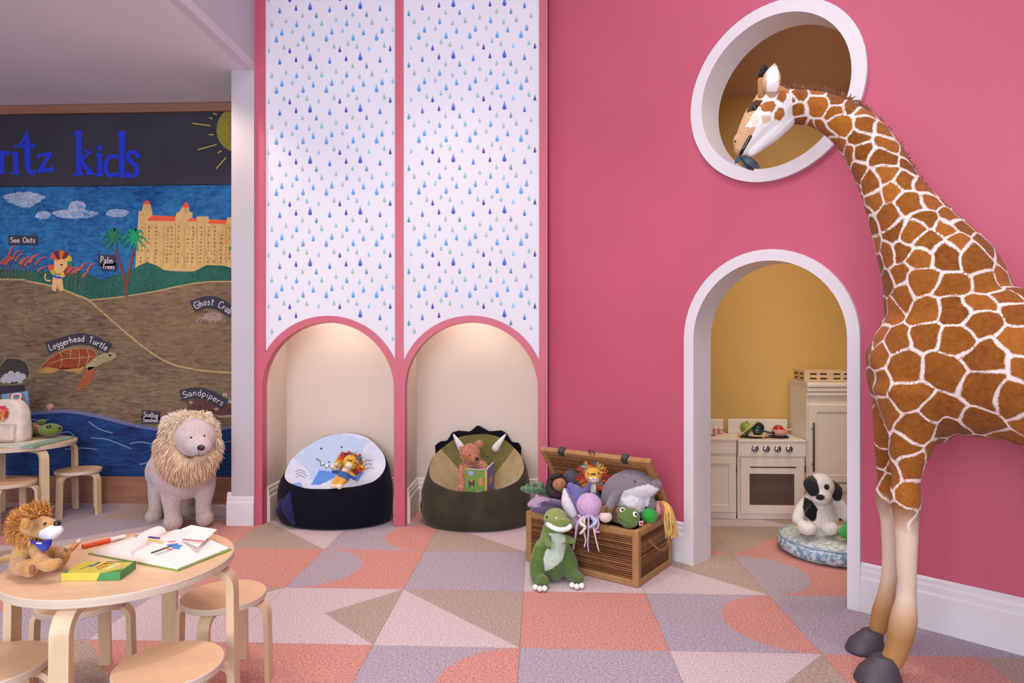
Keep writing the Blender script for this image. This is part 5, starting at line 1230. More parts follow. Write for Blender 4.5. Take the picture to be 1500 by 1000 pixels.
def sticks(parent, p0, u, v, lu, lv, n, out, name='rattan_sticks', seed=1):
    """n thin sticks lying along u, stacked along v; joined: too thin to pick apart"""
    rg = random.Random(seed); V, Fc, Cl = [], [], []
    for k in range(n):
        c = _lc(rg.choice(['#8f5a30', '#7d4b26', '#9c683a', '#6e4020', '#86522a', '#a87442'])); rr = lv/n*.37; c0 = p0+v*(lv*(k+.5)/n)
        o = len(V); m_ = 6
        for e, q in ((0, 0), (1, 1)):
            for j in range(m_):
                a = 2*PI*j/m_; V.append(tuple(c0+u*(lu*e)+v*(rr*math.sin(a))+out*(rr*math.cos(a)*.9+rg.uniform(-.0006, .0006)))); Cl.append(c+(1,))
        for j in range(m_): Fc.append((o+j, o+(j+1) % m_, o+m_+(j+1) % m_, o+m_+j))
    me = bpy.data.meshes.new(name); me.from_pydata(V, [], Fc); at = me.color_attributes.new('Col', 'FLOAT_COLOR', 'POINT'); at.data.foreach_set('color', [z for q in Cl for z in q]); me.shade_smooth()
    return obj(name, me, m_stick, parent, kind='stuff')
X, Y, Z = Vector((1, 0, 0)), Vector((0, 1, 0)), Vector((0, 0, 1)); pw = .036
hx, hy = CW/2, CD/2
for sx in (-1, 1):
    for sy in (-1, 1): bbox('corner_post', (sx*(hx-pw/2), sy*(hy-pw/2), CH/2), (pw, pw, CH), rZ, chest, .006)
for sy in (-1, 1):
    for z in (pw/2, CH-pw/2): bbox('rail', (0, sy*(hy-pw/2), z), (CW-2*pw, pw*.92, pw), rX, chest, .006)
    bbox('backing_panel', (0, sy*(hy-pw/2), CH/2), (CW-2*pw, .006, CH-2*pw), m_back, chest)
    sticks(chest, Vector((-hx+pw, sy*(hy-.010), pw)), X, Z, CW-2*pw, CH-2*pw, 20, Y*sy, seed=3+sy)
for sx in (-1, 1):
    for z in (pw/2, CH-pw/2): bbox('rail', (sx*(hx-pw/2), 0, z), (pw*.92, CD-2*pw, pw), rY, chest, .006)
    bbox('backing_panel', (sx*(hx-pw/2), 0, CH/2), (.006, CD-2*pw, CH-2*pw), m_back, chest)
    sticks(chest, Vector((sx*(hx-.010), -hy+pw, pw)), Y, Z, CD-2*pw, CH-2*pw, 20, X*sx, seed=8+sx)
    bm = nb(); tube(bm, spl([(sx*(hx+.006), -.10, CH-.075), (sx*(hx+.022), -.05, CH-.12), (sx*(hx+.028), 0.02, CH-.15), (sx*(hx+.022), .10, CH-.14), (sx*(hx+.006), .135, CH-.075)], 6), .0065, 8); obj('rope_handle', bm, mat('rope', '#9a6a48', .9, .2, 80, .6, 200), chest, smooth=True)
bbox('floor_panel', (0, 0, .02), (CW-2*pw, CD-2*pw, .012), m_back, chest)
# lid, hinged at the back, leaning forward over the toys
lid = bpy.data.objects.new('lid', bpy.data.meshes.new('lid')); 
LA = R(50); lu = Vector((0, -math.cos(LA), math.sin(LA))); ln = Vector((0, math.sin(LA), math.cos(LA)))   # along the lid, and its outer normal
LR = Matrix((X, lu, X.cross(lu))).transposed(); L0_ = Vector((0, hy, CH+.004))
def lidbox(bm, a, b, c, s, bev=.005): box(bm, L0_+X*a+lu*b+LR.col[2]*c, s, LR, bev=bev)
bm = nb(); lidbox(bm, 0, CD/2, .012, (CW-2*pw, CD-2*pw, .006), 0); lid = obj('lid', bm, m_back, chest); lid['label'] = 'rattan lid held open at a slant'
for a in (-1, 1): bm = nb(); lidbox(bm, a*(hx-pw/2), CD/2, .012, (pw, CD, pw*.9)); obj('lid_rail', bm, rattan_mat('cane_wrap_lid', '#b98a54', '#8a5c30', 'Z'), lid)
for b in (pw/2, CD-pw/2): bm = nb(); lidbox(bm, 0, b, .012, (CW-2*pw, pw, pw*.88)); obj('lid_rail', bm, rX, lid)
for a in (-.115, .115): bm = nb(); lidbox(bm, a, CD/2, .006, (.016, CD-2*pw, .016), .002); obj('lid_batten', bm, mat('batten_dark', '#6b4020', .6), lid)
for sgn, sd in ((1, 21), (-1, 22)): sticks(lid, L0_+X*(-hx+pw)+lu*pw+LR.col[2]*(.012+sgn*.005), X, lu, CW-2*pw, CD-2*pw, 28, LR.col[2]*sgn, 'lid_sticks', sd)
m_strap = mat('dark_leather', '#3a3436', .5)
for a in (-.2, .2): bm = nb(); lidbox(bm, a, CD-.008, .012, (.04, .045, .042), .008); obj('strap', bm, m_strap, lid)
bm = nb()
tube(bm, spl([tuple(L0_+X*x+lu*(CD+q)+LR.col[2]*.012) for x, q in ((-.012, 0), (-.014, .02), (0, .03), (.014, .02), (.012, 0))], 4), .004, 6); obj('clasp', bm, m_strap, lid)
for sx in (-1, 1):
    bm = nb(); tube(bm, spl([tuple(Vector((sx*(hx-.045), -.10, CH-.02))), tuple(L0_+X*(sx*(hx-.045))+lu*.2+Vector((0, -.02, -.05))), tuple(L0_+X*(sx*(hx-.045))+lu*.30)], 5), .003, 6); obj('stay_cord', bm, M['rope'], lid)
# ================================================================ toys in and by the chest
def toy(name, label, px, py, t, group=None):
    p = Q(px, py, t); o = thing(name, label, 'plush toy', p, 0, group); return o, Pix(t, o)
GT = 'plush toys in the chest'
# --- dinosaur standing in front
p0 = G(813, 857); p0.z = 0
o = thing('plush_dinosaur', 'green plush dinosaur with white grin standing against the chest', 'plush toy', p0); d = Pix(3.40, o)
def b_(b):
    d.ell(b, 814, 760, .0, (18, 18, 16)); d.ell(b, 821, 768, -.05, (17, 18, 11)); d.tube(b, [(810, 770, .02, 14), (809, 795, .02, 20), (810, 815, .02, 24), (811, 828, .02, 22)], 4, seg=16)
    d.tube(b, [(795, 800, .02, 12), (790, 822, -.01, 14), (787, 842, -.04, 11), (792, 849, -.07, 9), (796, 851, -.10, 9)], 4); d.tube(b, [(826, 805, .02, 12), (834, 825, .0, 13), (838, 840, -.02, 10), (845, 844, -.06, 8.5), (848, 846, -.08, 8)], 4)
    d.tube(b, [(799, 788, -.04, 6), (804, 797, -.09, 5), (806, 801, -.10, 4.5)], 3); d.tube(b, [(826, 788, -.03, 6), (836, 791, -.07, 5), (840, 793, -.09, 4)], 3)
    d.tube(b, [(806, 835, .06, 16), (790, 846, .12, 11), (778, 850, .14, 6)], 4)
def pt(c):
    x, y, t = d.uv(c)
    if inpoly(x, y, [(804, 781), (827, 781), (829, 800), (824, 820), (810, 832), (798, 836), (796, 818), (801, 800)]) and t < 3.42 and not (x < 808 and 784 < y < 804): return '#ccdcc8'
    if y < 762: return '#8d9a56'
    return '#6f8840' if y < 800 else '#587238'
db = blob('body', b_, .0065, m_plush, o, pt, 3)
bm = nb(); q = [d.hit(db, x, y, .003)[0] for x, y in spl([(801, 766), (810, 772), (820, 775), (830, 774), (836, 769)], 4)]; tube(bm, q, [d.r(1.2)]+[d.r(3.6)]*(len(q)-2)+[d.r(1.2)], 8); obj('teeth', bm, mat('felt_white', '#eef0ea', .85), o, smooth=True)
d.dot('eye', db, 801, 757, 1.9, m_eye, o); d.dot('eye', db, 829, 757, 1.4, m_eye, o); d.dot('nostril', db, 815, 758, 1.3, m_eyew, o)
for x, y, dt in ((784, 855, -.13), (791, 857, -.15), (798, 855, -.145), (838, 850, -.10), (845, 850, -.12), (852, 846, -.11)):
    c = d(x, y, dt); c.z = .018; ball('toe', c, (.014, .016, .014), mat('felt_white', '#eef0ea', .85), o)
# --- jellyfish
o, d = toy('plush_jellyfish', 'lilac plush jellyfish with dangling ribbon tentacles on chest front edge', 863, 756, 3.40, GT)
def b_(b): d.ell(b, 863, 740, .04, (19, 20, 18.5))
jb = blob('bell', b_, .006, m_plush, o, lambda c: '#cfa8cf', 2)
bm = nb(); d.tube(bm, [(848+15*1+16*math.cos(a), 756+2.2*math.sin(5*a)+1, .04+.055*math.sin(a), 2.4) for a in [2*PI*k/24 for k in range(25)]], 2, seg=8, round_ends=False); obj('ruffle', bm, mat('lilac_satin', '#c9a0c8', .5, .08), o, smooth=True)
for rows, c in (([(852, 757, .0, 2.6), (846, 768, -.05, 3), (843, 786, -.06, 2.6), (840, 803, -.06, 1.8)], '#b9a4cf'), ([(857, 758, -.02, 3), (855, 775, -.06, 2.8), (858, 790, -.06, 2.6), (856, 800, -.06, 2)], '#d8d8c6'), ([(862, 758, -.02, 3), (862, 778, -.06, 2.8), (861, 795, -.06, 2.6), (862, 807, -.06, 2)], '#bfaed6'), ([(869, 758, -.02, 3), (870, 775, -.06, 2.6), (873, 790, -.06, 2.6), (877, 806, -.06, 2)], '#dcdcd2'), ([(873, 757, .0, 3), (877, 768, -.05, 3), (872, 778, -.06, 2.4), (877, 779, -.07, 2)], '#cdb8dc'), ([(855, 759, -.03, 4), (850, 766, -.06, 5), (857, 772, -.07, 4), (851, 780, -.07, 3)], '#e2e2da'), ([(868, 759, -.03, 4), (873, 766, -.06, 5), (866, 771, -.07, 4)], '#b8c0dc')):
    bm = nb(); d.tube(bm, rows, 5, seg=8, flat=(1, .45)); obj('tentacle', bm, mat('ribbon_'+c[1:], c, .5, .12, 40), o, smooth=True)
# --- rainbow lions
YARN = ['#d0402c', '#e07a2c', '#e8b53c', '#f0d9a0', '#3f9a9a', '#c23a50', '#e89a3a', '#7cc0c0', '#e05a3a', '#8a3a34']
def yarn_mane(name, src, n, parent, cfn, ln, wd, seed):
    rg = random.Random(seed)
    return fur(name, src, n, m_hair, parent, lambda p, nn: cfn(p, nn, rg), wd, .3, seed)
o, d = toy('plush_lion_doll', 'rainbow maned lion doll in blue shorts sitting in the chest', 868, 735, 3.60, GT)
def b_(b):
    d.ell(b, 869, 696, .0, (13, 12, 12)); d.ell(b, 870, 701, -.04, (8, 6, 6)); d.tube(b, [(869, 706, .02, 7), (868, 718, .02, 9), (870, 730, .02, 10)], 3); d.tube(b, [(862, 712, 0, 4), (855, 720, -.03, 3.6), (853, 726, -.04, 3.6)], 3); d.tube(b, [(876, 712, 0, 4), (884, 716, -.03, 3.6), (888, 719, -.04, 3.6)], 3)
    d.tube(b, [(864, 730, 0, 5), (862, 742, -.02, 4.5)], 3); d.tube(b, [(876, 730, 0, 5), (879, 742, -.02, 4.5)], 3)
def pt(c):
    x, y, t = d.uv(c)
    if 722 < y < 735: return '#2f62c4'
    if 699 < y < 706 and 862 < x < 878: return '#efdcc4'
    if 706 < y < 722 and 864 < x < 873: return '#e6d9c8'
    if 706 < y < 722: return '#b04a2c'
    return '#d9a23c'
lb2 = blob('body', b_, .0045, m_smooth, o, pt, 2)
def b_(b): d.ell(b, 869, 697, .035, (19, 9, 17))
mb2 = blob('mane_base', b_, .006, mat('yarn_core', '#b8562c', .9), o, None, 1)
mc2 = d(869, 697, .03)
def cf(p, n, rg):
    q = (p-mc2); a = math.atan2(q.z, q.x); return (.035, YARN[int((a+PI)/(2*PI)*20) % 10], (q.x*9, -.35, q.z*9)) if q.y < .03 else None
yarn_mane('yarn_mane', mb2, 420, o, cf, .03, .006, 3)
d.dot('eye', lb2, 862, 694, 1.4, m_eye, o); d.dot('eye', lb2, 877, 693, 1.4, m_eye, o); d.dot('nose', lb2, 869, 695, (4, 2.2), m_nose, o)
d.line('mouth', lb2, [(863, 701), (867, 703), (869, 700), (872, 703), (876, 700)], .7, m_nose, o)
# --- brown doll
o, d = toy('rag_doll', 'brown skinned rag doll with dark braided hair lying in the chest', 815, 725, 3.70, GT)
def b_(b): d.ell(b, 819, 709, -.02, (10.5, 10, 10)); d.tube(b, [(818, 715, .02, 7), (824, 730, .08, 9)], 3)
rb = blob('head', b_, .005, m_smooth, o, lambda c: '#b07a54' if d.uv(c)[1] < 719 else '#c9a8b8', 2)
def b_(b): d.ell(b, 812, 709, .02, (11, 9, 13)); d.tube(b, [(806, 702, -.02, 5), (804, 715, -.03, 5), (811, 724, -.04, 7), (819, 725, -.04, 5)], 4); d.tube(b, [(808, 699, -.03, 4), (818, 697, -.02, 4), (826, 701, .0, 3)], 3)
hb = blob('hair', b_, .005, mat('doll_hair', '#32201e', .8, .2, 60, .6, 120), o, None, 1, disp=lambda c: .004*noise.noise(c*90))
d.dot('eye', rb, 815.5, 709, 1, m_eye, o); d.dot('eye', rb, 823, 707, 1, m_eye, o)
# --- grey elephant
o, d = toy('plush_elephant', 'dark grey plush elephant with round ear behind the rag doll', 840, 715, 3.82, GT)
def b_(b): d.ell(b, 836, 698, -.02, (11, 5, 11)); d.ell(b, 848, 708, .03, (13, 12, 13)); d.tube(b, [(846, 715, .0, 6), (846, 728, -.02, 4)], 3)
blob('body', b_, .006, m_plush, o, lambda c: '#6f6878', 2)
# --- crocodile
o, d = toy('plush_crocodile', 'mottled green plush crocodile poking over the chest left end', 785, 735, 3.72, GT)
def b_(b): d.tube(b, [(768, 716, -.05, 6), (776, 717, -.04, 8), (790, 717, .02, 10), (808, 722, .12, 12)], 4, flat=(.75, 1)); d.ell(b, 783, 710, -.03, (4, 4, 4)); d.ell(b, 773, 711, -.05, (3, 3, 3)); d.ell(b, 793, 709, .0, (5, 5, 4))
cb_ = blob('body', b_, .005, m_plush, o, lambda c: '#d0ccc6' if d.uv(c)[1] > 722+(d.uv(c)[0]-768)*.12 else ('#4f6f48' if noise.noise(c*60) > 0 else '#6c8a60'), 2)
d.dot('eye', cb_, 783, 711, 1.3, m_eye, o)
# --- ray
o, d = toy('plush_ray', 'mauve plush stingray draped over the chest left front corner', 800, 745, 3.62, GT)
def b_(b):
    rows = [(778, 738, -.06, 6), (788, 733, -.05, 9), (800, 735, -.02, 11), (815, 738, .02, 12), (828, 742, .06, 10)]
    d.tube(b, rows, 4, flat=(.6, 1.6)); d.tube(b, [(784, 744, -.08, 7), (800, 746, -.06, 8), (815, 748, -.02, 8)], 3)
blob('body', b_, .006, m_plush, o, lambda c: '#a98fb0' if noise.noise(c*14) > -.15 and d.uv(c)[1] < 742 else '#6a5a7a', 3)
# --- shark
o, d = toy('plush_shark', 'purple and white plush shark standing upright in the chest', 842, 755, 3.52, GT)
def b_(b): d.tube(b, [(836, 712, .02, 6), (842, 722, .02, 14), (846, 738, .02, 17), (848, 755, .03, 16), (850, 770, .04, 12)], 4, seg=16); d.tube(b, [(829, 719, -.04, 5), (832, 735, -.05, 10), (838, 750, -.05, 9)], 3)
def pt(c):
    x, y, t = d.uv(c); return '#e6dce4' if x < 826+(y-712)*.50 else '#6f6aa4'
blob('body', b_, .006, m_plush, o, pt, 2)
def b_(b): d.tube(b, [(856, 722, .02, 6), (862, 712, .03, 4), (864, 706, .03, 2)], 3, flat=(1, .5))
blob('fin', b_, .005, m_plush, o, lambda c: '#6f6aa4', 2)
# --- big seal
o, d = toy('plush_seal', 'large grey and white plush seal filling the right of the chest', 925, 750, 3.52, GT)
def b_(b):
    d.tube(b, [(893, 735, .04, 15), (905, 718, .04, 22), (925, 712, .02, 25), (942, 712, -.01, 21), (955, 712, -.03, 14), (961, 710, -.04, 9)], 4, seg=18); d.tube(b, [(925, 735, .0, 22), (915, 748, .02, 14)], 3); d.tube(b, [(900, 728, -.06, 9), (893, 742, -.10, 8), (891, 752, -.11, 5)], 3, flat=(1, .7)); d.tube(b, [(950, 730, -.02, 9), (955, 740, -.03, 7)], 3)
def pt(c):
    x, y, t = d.uv(c)
    return '#e2dce2' if inpoly(x, y, [(914, 719), (935, 712), (950, 709), (966, 716), (960, 722), (952, 728), (948, 748), (930, 752), (898, 747), (906, 734)]) else '#857a82'
sb = blob('body', b_, .0065, m_plush, o, pt, 2); d.dot('eye', sb, 930, 705, 1.5, m_eye, o)
# --- small hedgehog
o, d = toy('plush_hedgehog', 'tiny cream and brown plush beside the jellyfish on the chest edge', 887, 765, 3.38, GT)
def b_(b): d.ell(b, 887, 757, .02, (10, 9, 8)); d.ell(b, 887, 748, .03, (9, 8, 8))
hg = blob('body', b_, .0045, m_plush, o, lambda c: '#e6cdc6' if d.uv(c)[1] > 751 else ('#8a6434' if noise.noise(c*120) > 0 else '#5a3a24'), 2); d.dot('eye', hg, 884, 750, 1, m_eye, o)
# --- turtle
o, d = toy('plush_turtle', 'green plush turtle with big eyes resting on chest front corner', 920, 768, 3.36, GT)
def b_(b): d.ell(b, 921, 757, .03, (17, 15, 14)); d.ell(b, 912, 748, .05, (10, 9, 8)); d.tube(b, [(912, 756, .1, 12), (905, 752, .16, 14)], 3); d.ell(b, 922, 765, .0, (13, 8, 8))
tb = blob('body', b_, .005, m_plush, o, lambda c: (lambda u: '#8a5a34' if u[0] < 906 or (noise.noise(c*50) > .2 and u[1] < 746) else '#5f7a3c')(d.uv(c)), 2)
for x, y in ((911.5, 746.5), (930.5, 753)): e = d.dot('eye', tb, x, y, 4.2, m_eyew, o, .35); d.dot('pupil', tb, x+.3, y+.3, 2.9, m_eye, o, .7)
d.line('mouth', tb, [(905, 757), (912, 763), (922, 766)], .6, m_thr, o)
bm = nb(); a_ = d.hit(tb, 939, 766, .002)[0]; box(bm, a_, (.022, .006, .022), rotz(.6)); obj('tag', bm, mat('tag_white', '#ead8cc', .6), o); bm = nb(); box(bm, a_+Vector((0, -.004, 0)), (.012, .006, .012), rotz(.6)); obj('tag_print', bm, mat('tag_red', '#a83a30', .6), o)
# --- green ball
o, d = toy('plush_frog', 'bright green round plush frog at the chest right side', 950, 765, 3.46, GT)
def b_(b): d.ell(b, 951, 755, .02, (12.5, 12, 11)); d.ell(b, 954, 744, .03, (4, 4, 5))
blob('body', b_, .0045, m_plush, o, lambda c: '#2fa83c', 2)
# --- blonde doll
o, d = toy('rag_doll', 'blonde yarn haired rag doll hanging over the chest right edge', 968, 745, 3.52, GT)
def b_(b): d.ell(b, 964, 744, .0, (9, 10, 11)); d.tube(b, [(960, 750, .05, 8), (950, 765, .08, 10)], 3)
bd = blob('head', b_, .005, m_smooth, o, lambda c: '#d8a89a', 2)
rg = random.Random(4); bm = nb()
for k in range(44):
    s = rg.random(); x0 = 966+7*s; 
    d.tube(bm, [(x0, 736+rg.uniform(-2, 2), -.02-.05*rg.random(), 1.1), (974+8*s, 742, -.05-.04*rg.random(), 1.3), (973+15*s+rg.uniform(-2, 2), 762, -.05-.05*rg.random(), 1.3), (974+17*s+rg.uniform(-2, 2), 780+rg.uniform(-4, 8), -.04-.05*rg.random(), 1.0)], 3, seg=5)
obj('yarn_hair', bm, mat('yarn_blonde', '#dfb56a', .8, .15, 60), o, smooth=True, kind='stuff')
def b_(b): d.tube(b, [(967, 736, -.07, 2.5), (971, 746, -.09, 3), (970, 756, -.08, 2)], 3, flat=(1, .5))
blob('hair_ribbon', b_, .004, mat('ribbon_pink', '#d0526c', .6), o, None, 1); d.dot('eye', bd, 961, 746, 1.2, m_eye, o)
# ================================================================ teddy with board book
o, d = toy('teddy_bear', 'pinkish brown teddy bear reading in the green bean bag', 690, 718, 4.47); bear = o
def b_(b):
    d.ell(b, 689, 664, .0, (14, 14, 14)); d.ell(b, 695, 671, -.05, (7.5, 7, 6)); d.ell(b, 677, 658, .01, (4.5, 4, 5)); d.ell(b, 702, 650, .01, (5, 4, 5)); d.tube(b, [(687, 680, .02, 10), (686, 695, .02, 13), (688, 710, .02, 14)], 3)
    d.tube(b, [(678, 684, .0, 5), (675, 698, -.03, 5.5), (678, 708, -.06, 5)], 3); d.tube(b, [(697, 678, .0, 5), (706, 680, -.05, 5), (712, 686, -.07, 5)], 3); d.tube(b, [(680, 714, -.02, 7), (676, 716, -.10, 7)], 3); d.tube(b, [(696, 714, -.02, 7), (700, 716, -.10, 7)], 3)
tb = blob('body', b_, .0055, m_plush, o, lambda c: '#c48468', 2, disp=lambda c: .002*noise.noise(c*110))
d.dot('nose', tb, 698, 671.5, (3.2, 3), m_nose, o); d.dot('eye', tb, 688, 667, 1.2, m_eye, o); d.dot('eye', tb, 699, 664, 1.0, m_eye, o)
fur('fuzz', tb, 5000, m_hair, o, lambda p, n: (.010, '#cc9074', n), .0018, .5)
t_ = 4.33
bk2 = thing('board_book', 'green and purple board book held open by the teddy bear', 'book', Q(700, 722, t_)); d2 = Pix(t_, bk2)
def board(nm, pts, dts, c, th=.006):
    bm = nb(); f = [d2(x, y, q) for (x, y), q in zip(pts, dts)]; n = (f[1]-f[0]).cross(f[3]-f[0]).normalized()*th; n = n if n.y > 0 else -n
    a = [bm.verts.new(p) for p in f]; b = [bm.verts.new(p+n) for p in f]
    bm.faces.new(a); bm.faces.new(b[::-1])
    for k in range(4): bm.faces.new((a[k], b[k], b[(k+1) % 4], a[(k+1) % 4]))
    o_ = obj(nm, bm, c, bk2); return f
m_bg = mat('cover_green', '#6f8f3a', .35, .06, 20); m_bp = mat('cover_purple', '#6a68ac', .35, .2, 40); m_edge2 = mat('board_edge', '#ece6de', .6)
f1 = board('front_cover', [(681, 720), (710, 721), (710.5, 688), (681, 687)], (0, 0, 0, 0), m_bg)
board('spine', [(710, 721), (713.5, 721), (713.5, 688), (710.5, 688)], (0, -.002, -.002, 0), mat('spine_orange', '#cc9a3c', .4), .006)
f2 = board('back_cover', [(713.5, 721), (724, 714), (724, 677), (713.5, 688)], (-.002, .10, .10, -.002), m_bp)
board('pages', [(682, 719), (710, 720), (710.5, 687.2), (682, 686.3)], (.009, .009, .009, .009), m_edge2, .008); board('pages', [(713, 720), (723.5, 713), (723.5, 676.4), (713, 687)], (.010, .108, .108, .010), m_edge2, .006)
def decal(nm, pts, col, dt=-.0015):
    bm = nb(); bm.faces.new([bm.verts.new(d2(x, y, dt)) for x, y in pts]); obj(nm, bm, mat('print_'+col[1:], col, .5), bk2)
decal('title_print', [(685, 689), (693, 690), (694, 694), (690, 697), (686, 694)], '#9aa0cc'); decal('puppy_print', [(686, 704), (695, 703), (695, 713), (691, 709), (687, 714)], '#3a2c24'); decal('puppy_print', [(688, 703), (693, 703), (692, 706), (689, 706)], '#b9733c', -.002)
decal('puppy_print', [(700, 702), (705, 699), (707, 707), (704, 712), (701, 708)], '#c98a48'); decal('price_panel', [(697, 719), (707, 719.3), (707, 721.3), (697, 721)], '#c9d0b4')
bm = nb(); bm.faces.new([bm.verts.new(d2(x, y, q)) for x, y, q in ((716, 712, .022), (721, 704, .070), (722, 694, .08), (718, 698, .04), (716, 704, .02))]); obj('duck_print', bm, mat('print_c9963c', '#c9963c', .5), bk2)
# ================================================================ lion doll on the shark bean bag
o, d = toy('plush_lion_doll', 'rainbow maned lion doll in blue shorts reclining on the shark bean bag', 508, 712, 4.42)
def b_(b):
    d.ell(b, 513, 677, .04, (11, 10, 11)); d.ell(b, 511, 681, .0, (6, 5, 5)); d.tube(b, [(509, 687, .05, 8), (505, 694, .03, 9), (502, 699, .01, 9)], 3); d.tube(b, [(497, 689, .03, 4), (489, 690, .0, 3.5)], 3); d.tube(b, [(514, 694, .03, 4), (519, 700, .0, 3.5)], 3)
    d.tube(b, [(497, 699, -.02, 5.5), (491, 706, -.10, 4.8), (488.5, 711, -.13, 4.5)], 3); d.tube(b, [(507, 701, -.02, 5.5), (500, 707, -.10, 4.8), (497.5, 712, -.13, 4.5)], 3)
def pt(c):
    x, y, t = d.uv(c); s = y-.45*(x-500)
    if 688.5 < s < 699 and y > 688: return '#34609e'
    if y > 709 or math.hypot(x-511, (y-682)*1.1) < 5.5: return '#efdcc0'
    if 684 < y < 690 and 500 < x < 512: return '#e8cfc0'
    return '#dba63f'
lb3 = blob('body', b_, .0045, m_smooth, o, pt, 2)
def b_(b): d.ell(b, 514, 678, .075, (18, 9, 14)); d.ell(b, 501, 684, .055, (9, 6, 6))
mb3 = blob('mane_base', b_, .006, M['yarn_core'], o, None, 1); mc3 = d(513, 678, .05)
def cf(p, n, rg):
    q = (p-mc3); a = math.atan2(q.z, q.x); return (.032, YARN[(int((a+PI)/(2*PI)*20)+3) % 10], (q.x*9, -.4, q.z*9)) if q.y < .03 else None
yarn_mane('yarn_mane', mb3, 520, o, cf, .03, .008, 5)
d.dot('eye', lb3, 520, 677.5, 1.3, m_eye, o); d.dot('eye', lb3, 509, 673, 1.1, m_eye, o); d.dot('nose', lb3, 513, 674.5, (3.2, 1.5), m_nose, o)
# ================================================================ little room: cushion, dog, green plush
pc = cam2w((1222-750)/F*3.86, 3.86, 0)
cu = thing('floor_cushion', 'round pale blue patterned floor cushion in the doorway room', 'cushion', pc)
bm = nb(); r_ = .315
lathe(bm, [(.22, 0), (.28, .004), (.305, .022), (r_, .05), (.308, .08), (.285, .10), (.2, .112), (.1, .117), (.02, .118)], seg=48)
def cush_mat():
    m = bpy.data.materials.new('cushion_fabric'); m.use_nodes = True; nt = m.node_tree; L = nt.links.new; b = nt.nodes['Principled BSDF']; b.inputs['Roughness'].default_value = .9
    tc = nd(nt, 'ShaderNodeTexCoord'); v = nd(nt, 'ShaderNodeTexVoronoi'); v.inputs['Scale'].default_value = 45; L(tc.outputs['Object'], v.inputs['Vector']); n = nd(nt, 'ShaderNodeTexNoise'); n.inputs['Scale'].default_value = 38; n.inputs['Detail'].default_value = 6; L(tc.outputs['Object'], n.inputs['Vector'])
    sx = nd(nt, 'ShaderNodeSeparateXYZ'); L(tc.outputs['Object'], sx.inputs[0]); mz = nd(nt, 'ShaderNodeMapRange'); mz.inputs[1].default_value = .085; mz.inputs[2].default_value = .115; L(sx.outputs[2], mz.inputs[0])
    mr = nd(nt, 'ShaderNodeMapRange'); mr.inputs[1].default_value = .42; mr.inputs[2].default_value = .56; L(n.outputs[0], mr.inputs[0])
    a = nd(nt, 'ShaderNodeMix', data_type='RGBA'); a.inputs[6].default_value = lin('#6f92ac')+(1,); a.inputs[7].default_value = lin('#c4d2d8')+(1,); L(mr.outputs[0], a.inputs[0])
    c = nd(nt, 'ShaderNodeMix', data_type='RGBA'); c.inputs[6].default_value = lin('#b4b8ae')+(1,); c.inputs[7].default_value = lin('#d6d4c8')+(1,); L(mr.outputs[0], c.inputs[0])
    f = nd(nt, 'ShaderNodeMix', data_type='RGBA'); L(mz.outputs[0], f.inputs[0]); L(a.outputs[2], f.inputs[6]); L(c.outputs[2], f.inputs[7]); L(f.outputs[2], b.inputs['Base Color'])
    return m
obj('cushion_cover', bm, cush_mat(), cu, smooth=True)
bm = nb(); tube(bm, [(.302*math.cos(2*PI*k/40), .302*math.sin(2*PI*k/40), .092) for k in range(41)], .005, 6, False); obj('piping', bm, mat('piping_blue', '#9fb4c0', .8), cu, smooth=True)
pd = Q(1200, 782, 3.80); pd.z = .118
o = thing('plush_dog', 'white plush dog with black ears slumped on the floor cushion', 'plush toy', pd); d = Pix(3.84, o)
def b_(b):
    d.ell(b, 1201, 713, -.02, (20, 19, 20)); d.ell(b, 1202, 727, -.07, (15, 13, 12)); d.tube(b, [(1200, 730, .03, 17), (1201, 750, .03, 24), (1202, 764, .03, 25)], 3, seg=16)
    d.tube(b, [(1186, 730, .02, 8), (1173, 745, -.02, 8), (1168, 760, -.05, 8)], 3); d.tube(b, [(1216, 730, .02, 8), (1232, 740, -.01, 8), (1240, 757, -.03, 8)], 3)
    d.ell(b, 1182, 773, -.09, (13, 14, 10)); d.ell(b, 1215, 773, -.09, (12, 14, 10)); d.tube(b, [(1190, 770, 0, 10), (1182, 773, -.06, 9)], 2); d.tube(b, [(1208, 770, 0, 10), (1215, 773, -.06, 9)], 2)
def pt(c):
    x, y, t = d.uv(c)
    if inpoly(x, y, [(1178, 727), (1190, 734), (1198, 745), (1196, 760), (1190, 764), (1179, 756), (1176, 742)]) and t < 3.86: return '#14131a'
    return '#ece4de'
dg_ = blob('body', b_, .007, m_plush, o, pt, 2)
for rows in ([(1192, 699, -.02, 6), (1187, 707, -.07, 10), (1191, 718, -.09, 9)], [(1218, 706, -.02, 5), (1225, 716, -.05, 9), (1226, 726, -.06, 8)]):
    def eb(b): d.tube(b, rows, 4, flat=(1, .5), up=(1, 0, 0))
    blob('ear', eb, .006, mat('plush_black', '#14131a', .95, .1, 50, .6, 160, sheen=.25), o, None, 2)
d.dot('eye_patch', dg_, 1211, 713, 4.2, mat('plush_black', '#14131a'), o, .3); d.dot('eye', dg_, 1211, 713, 1.4, m_eye, o, 1.6); d.dot('eye', dg_, 1196, 712, 1.2, m_eye, o); d.dot('nose', dg_, 1201.5, 728, (6.5, 4.2), M['plush_black'], o, .9, .005)
pg = Q(1246, 785, 3.70); pg.z = .112
o = thing('plush_frog', 'small bright green plush beside the white dog on the cushion', 'plush toy', pg); d = Pix(3.68, o)
def b_(b): d.ell(b, 1243, 780, .0, (13, 12, 11)); d.ell(b, 1249, 767, .02, (6, 6, 6)); d.ell(b, 1239, 768, .02, (4, 4, 4))
blob('body', b_, .005, m_plush, o, lambda c: '#3fae44', 2)
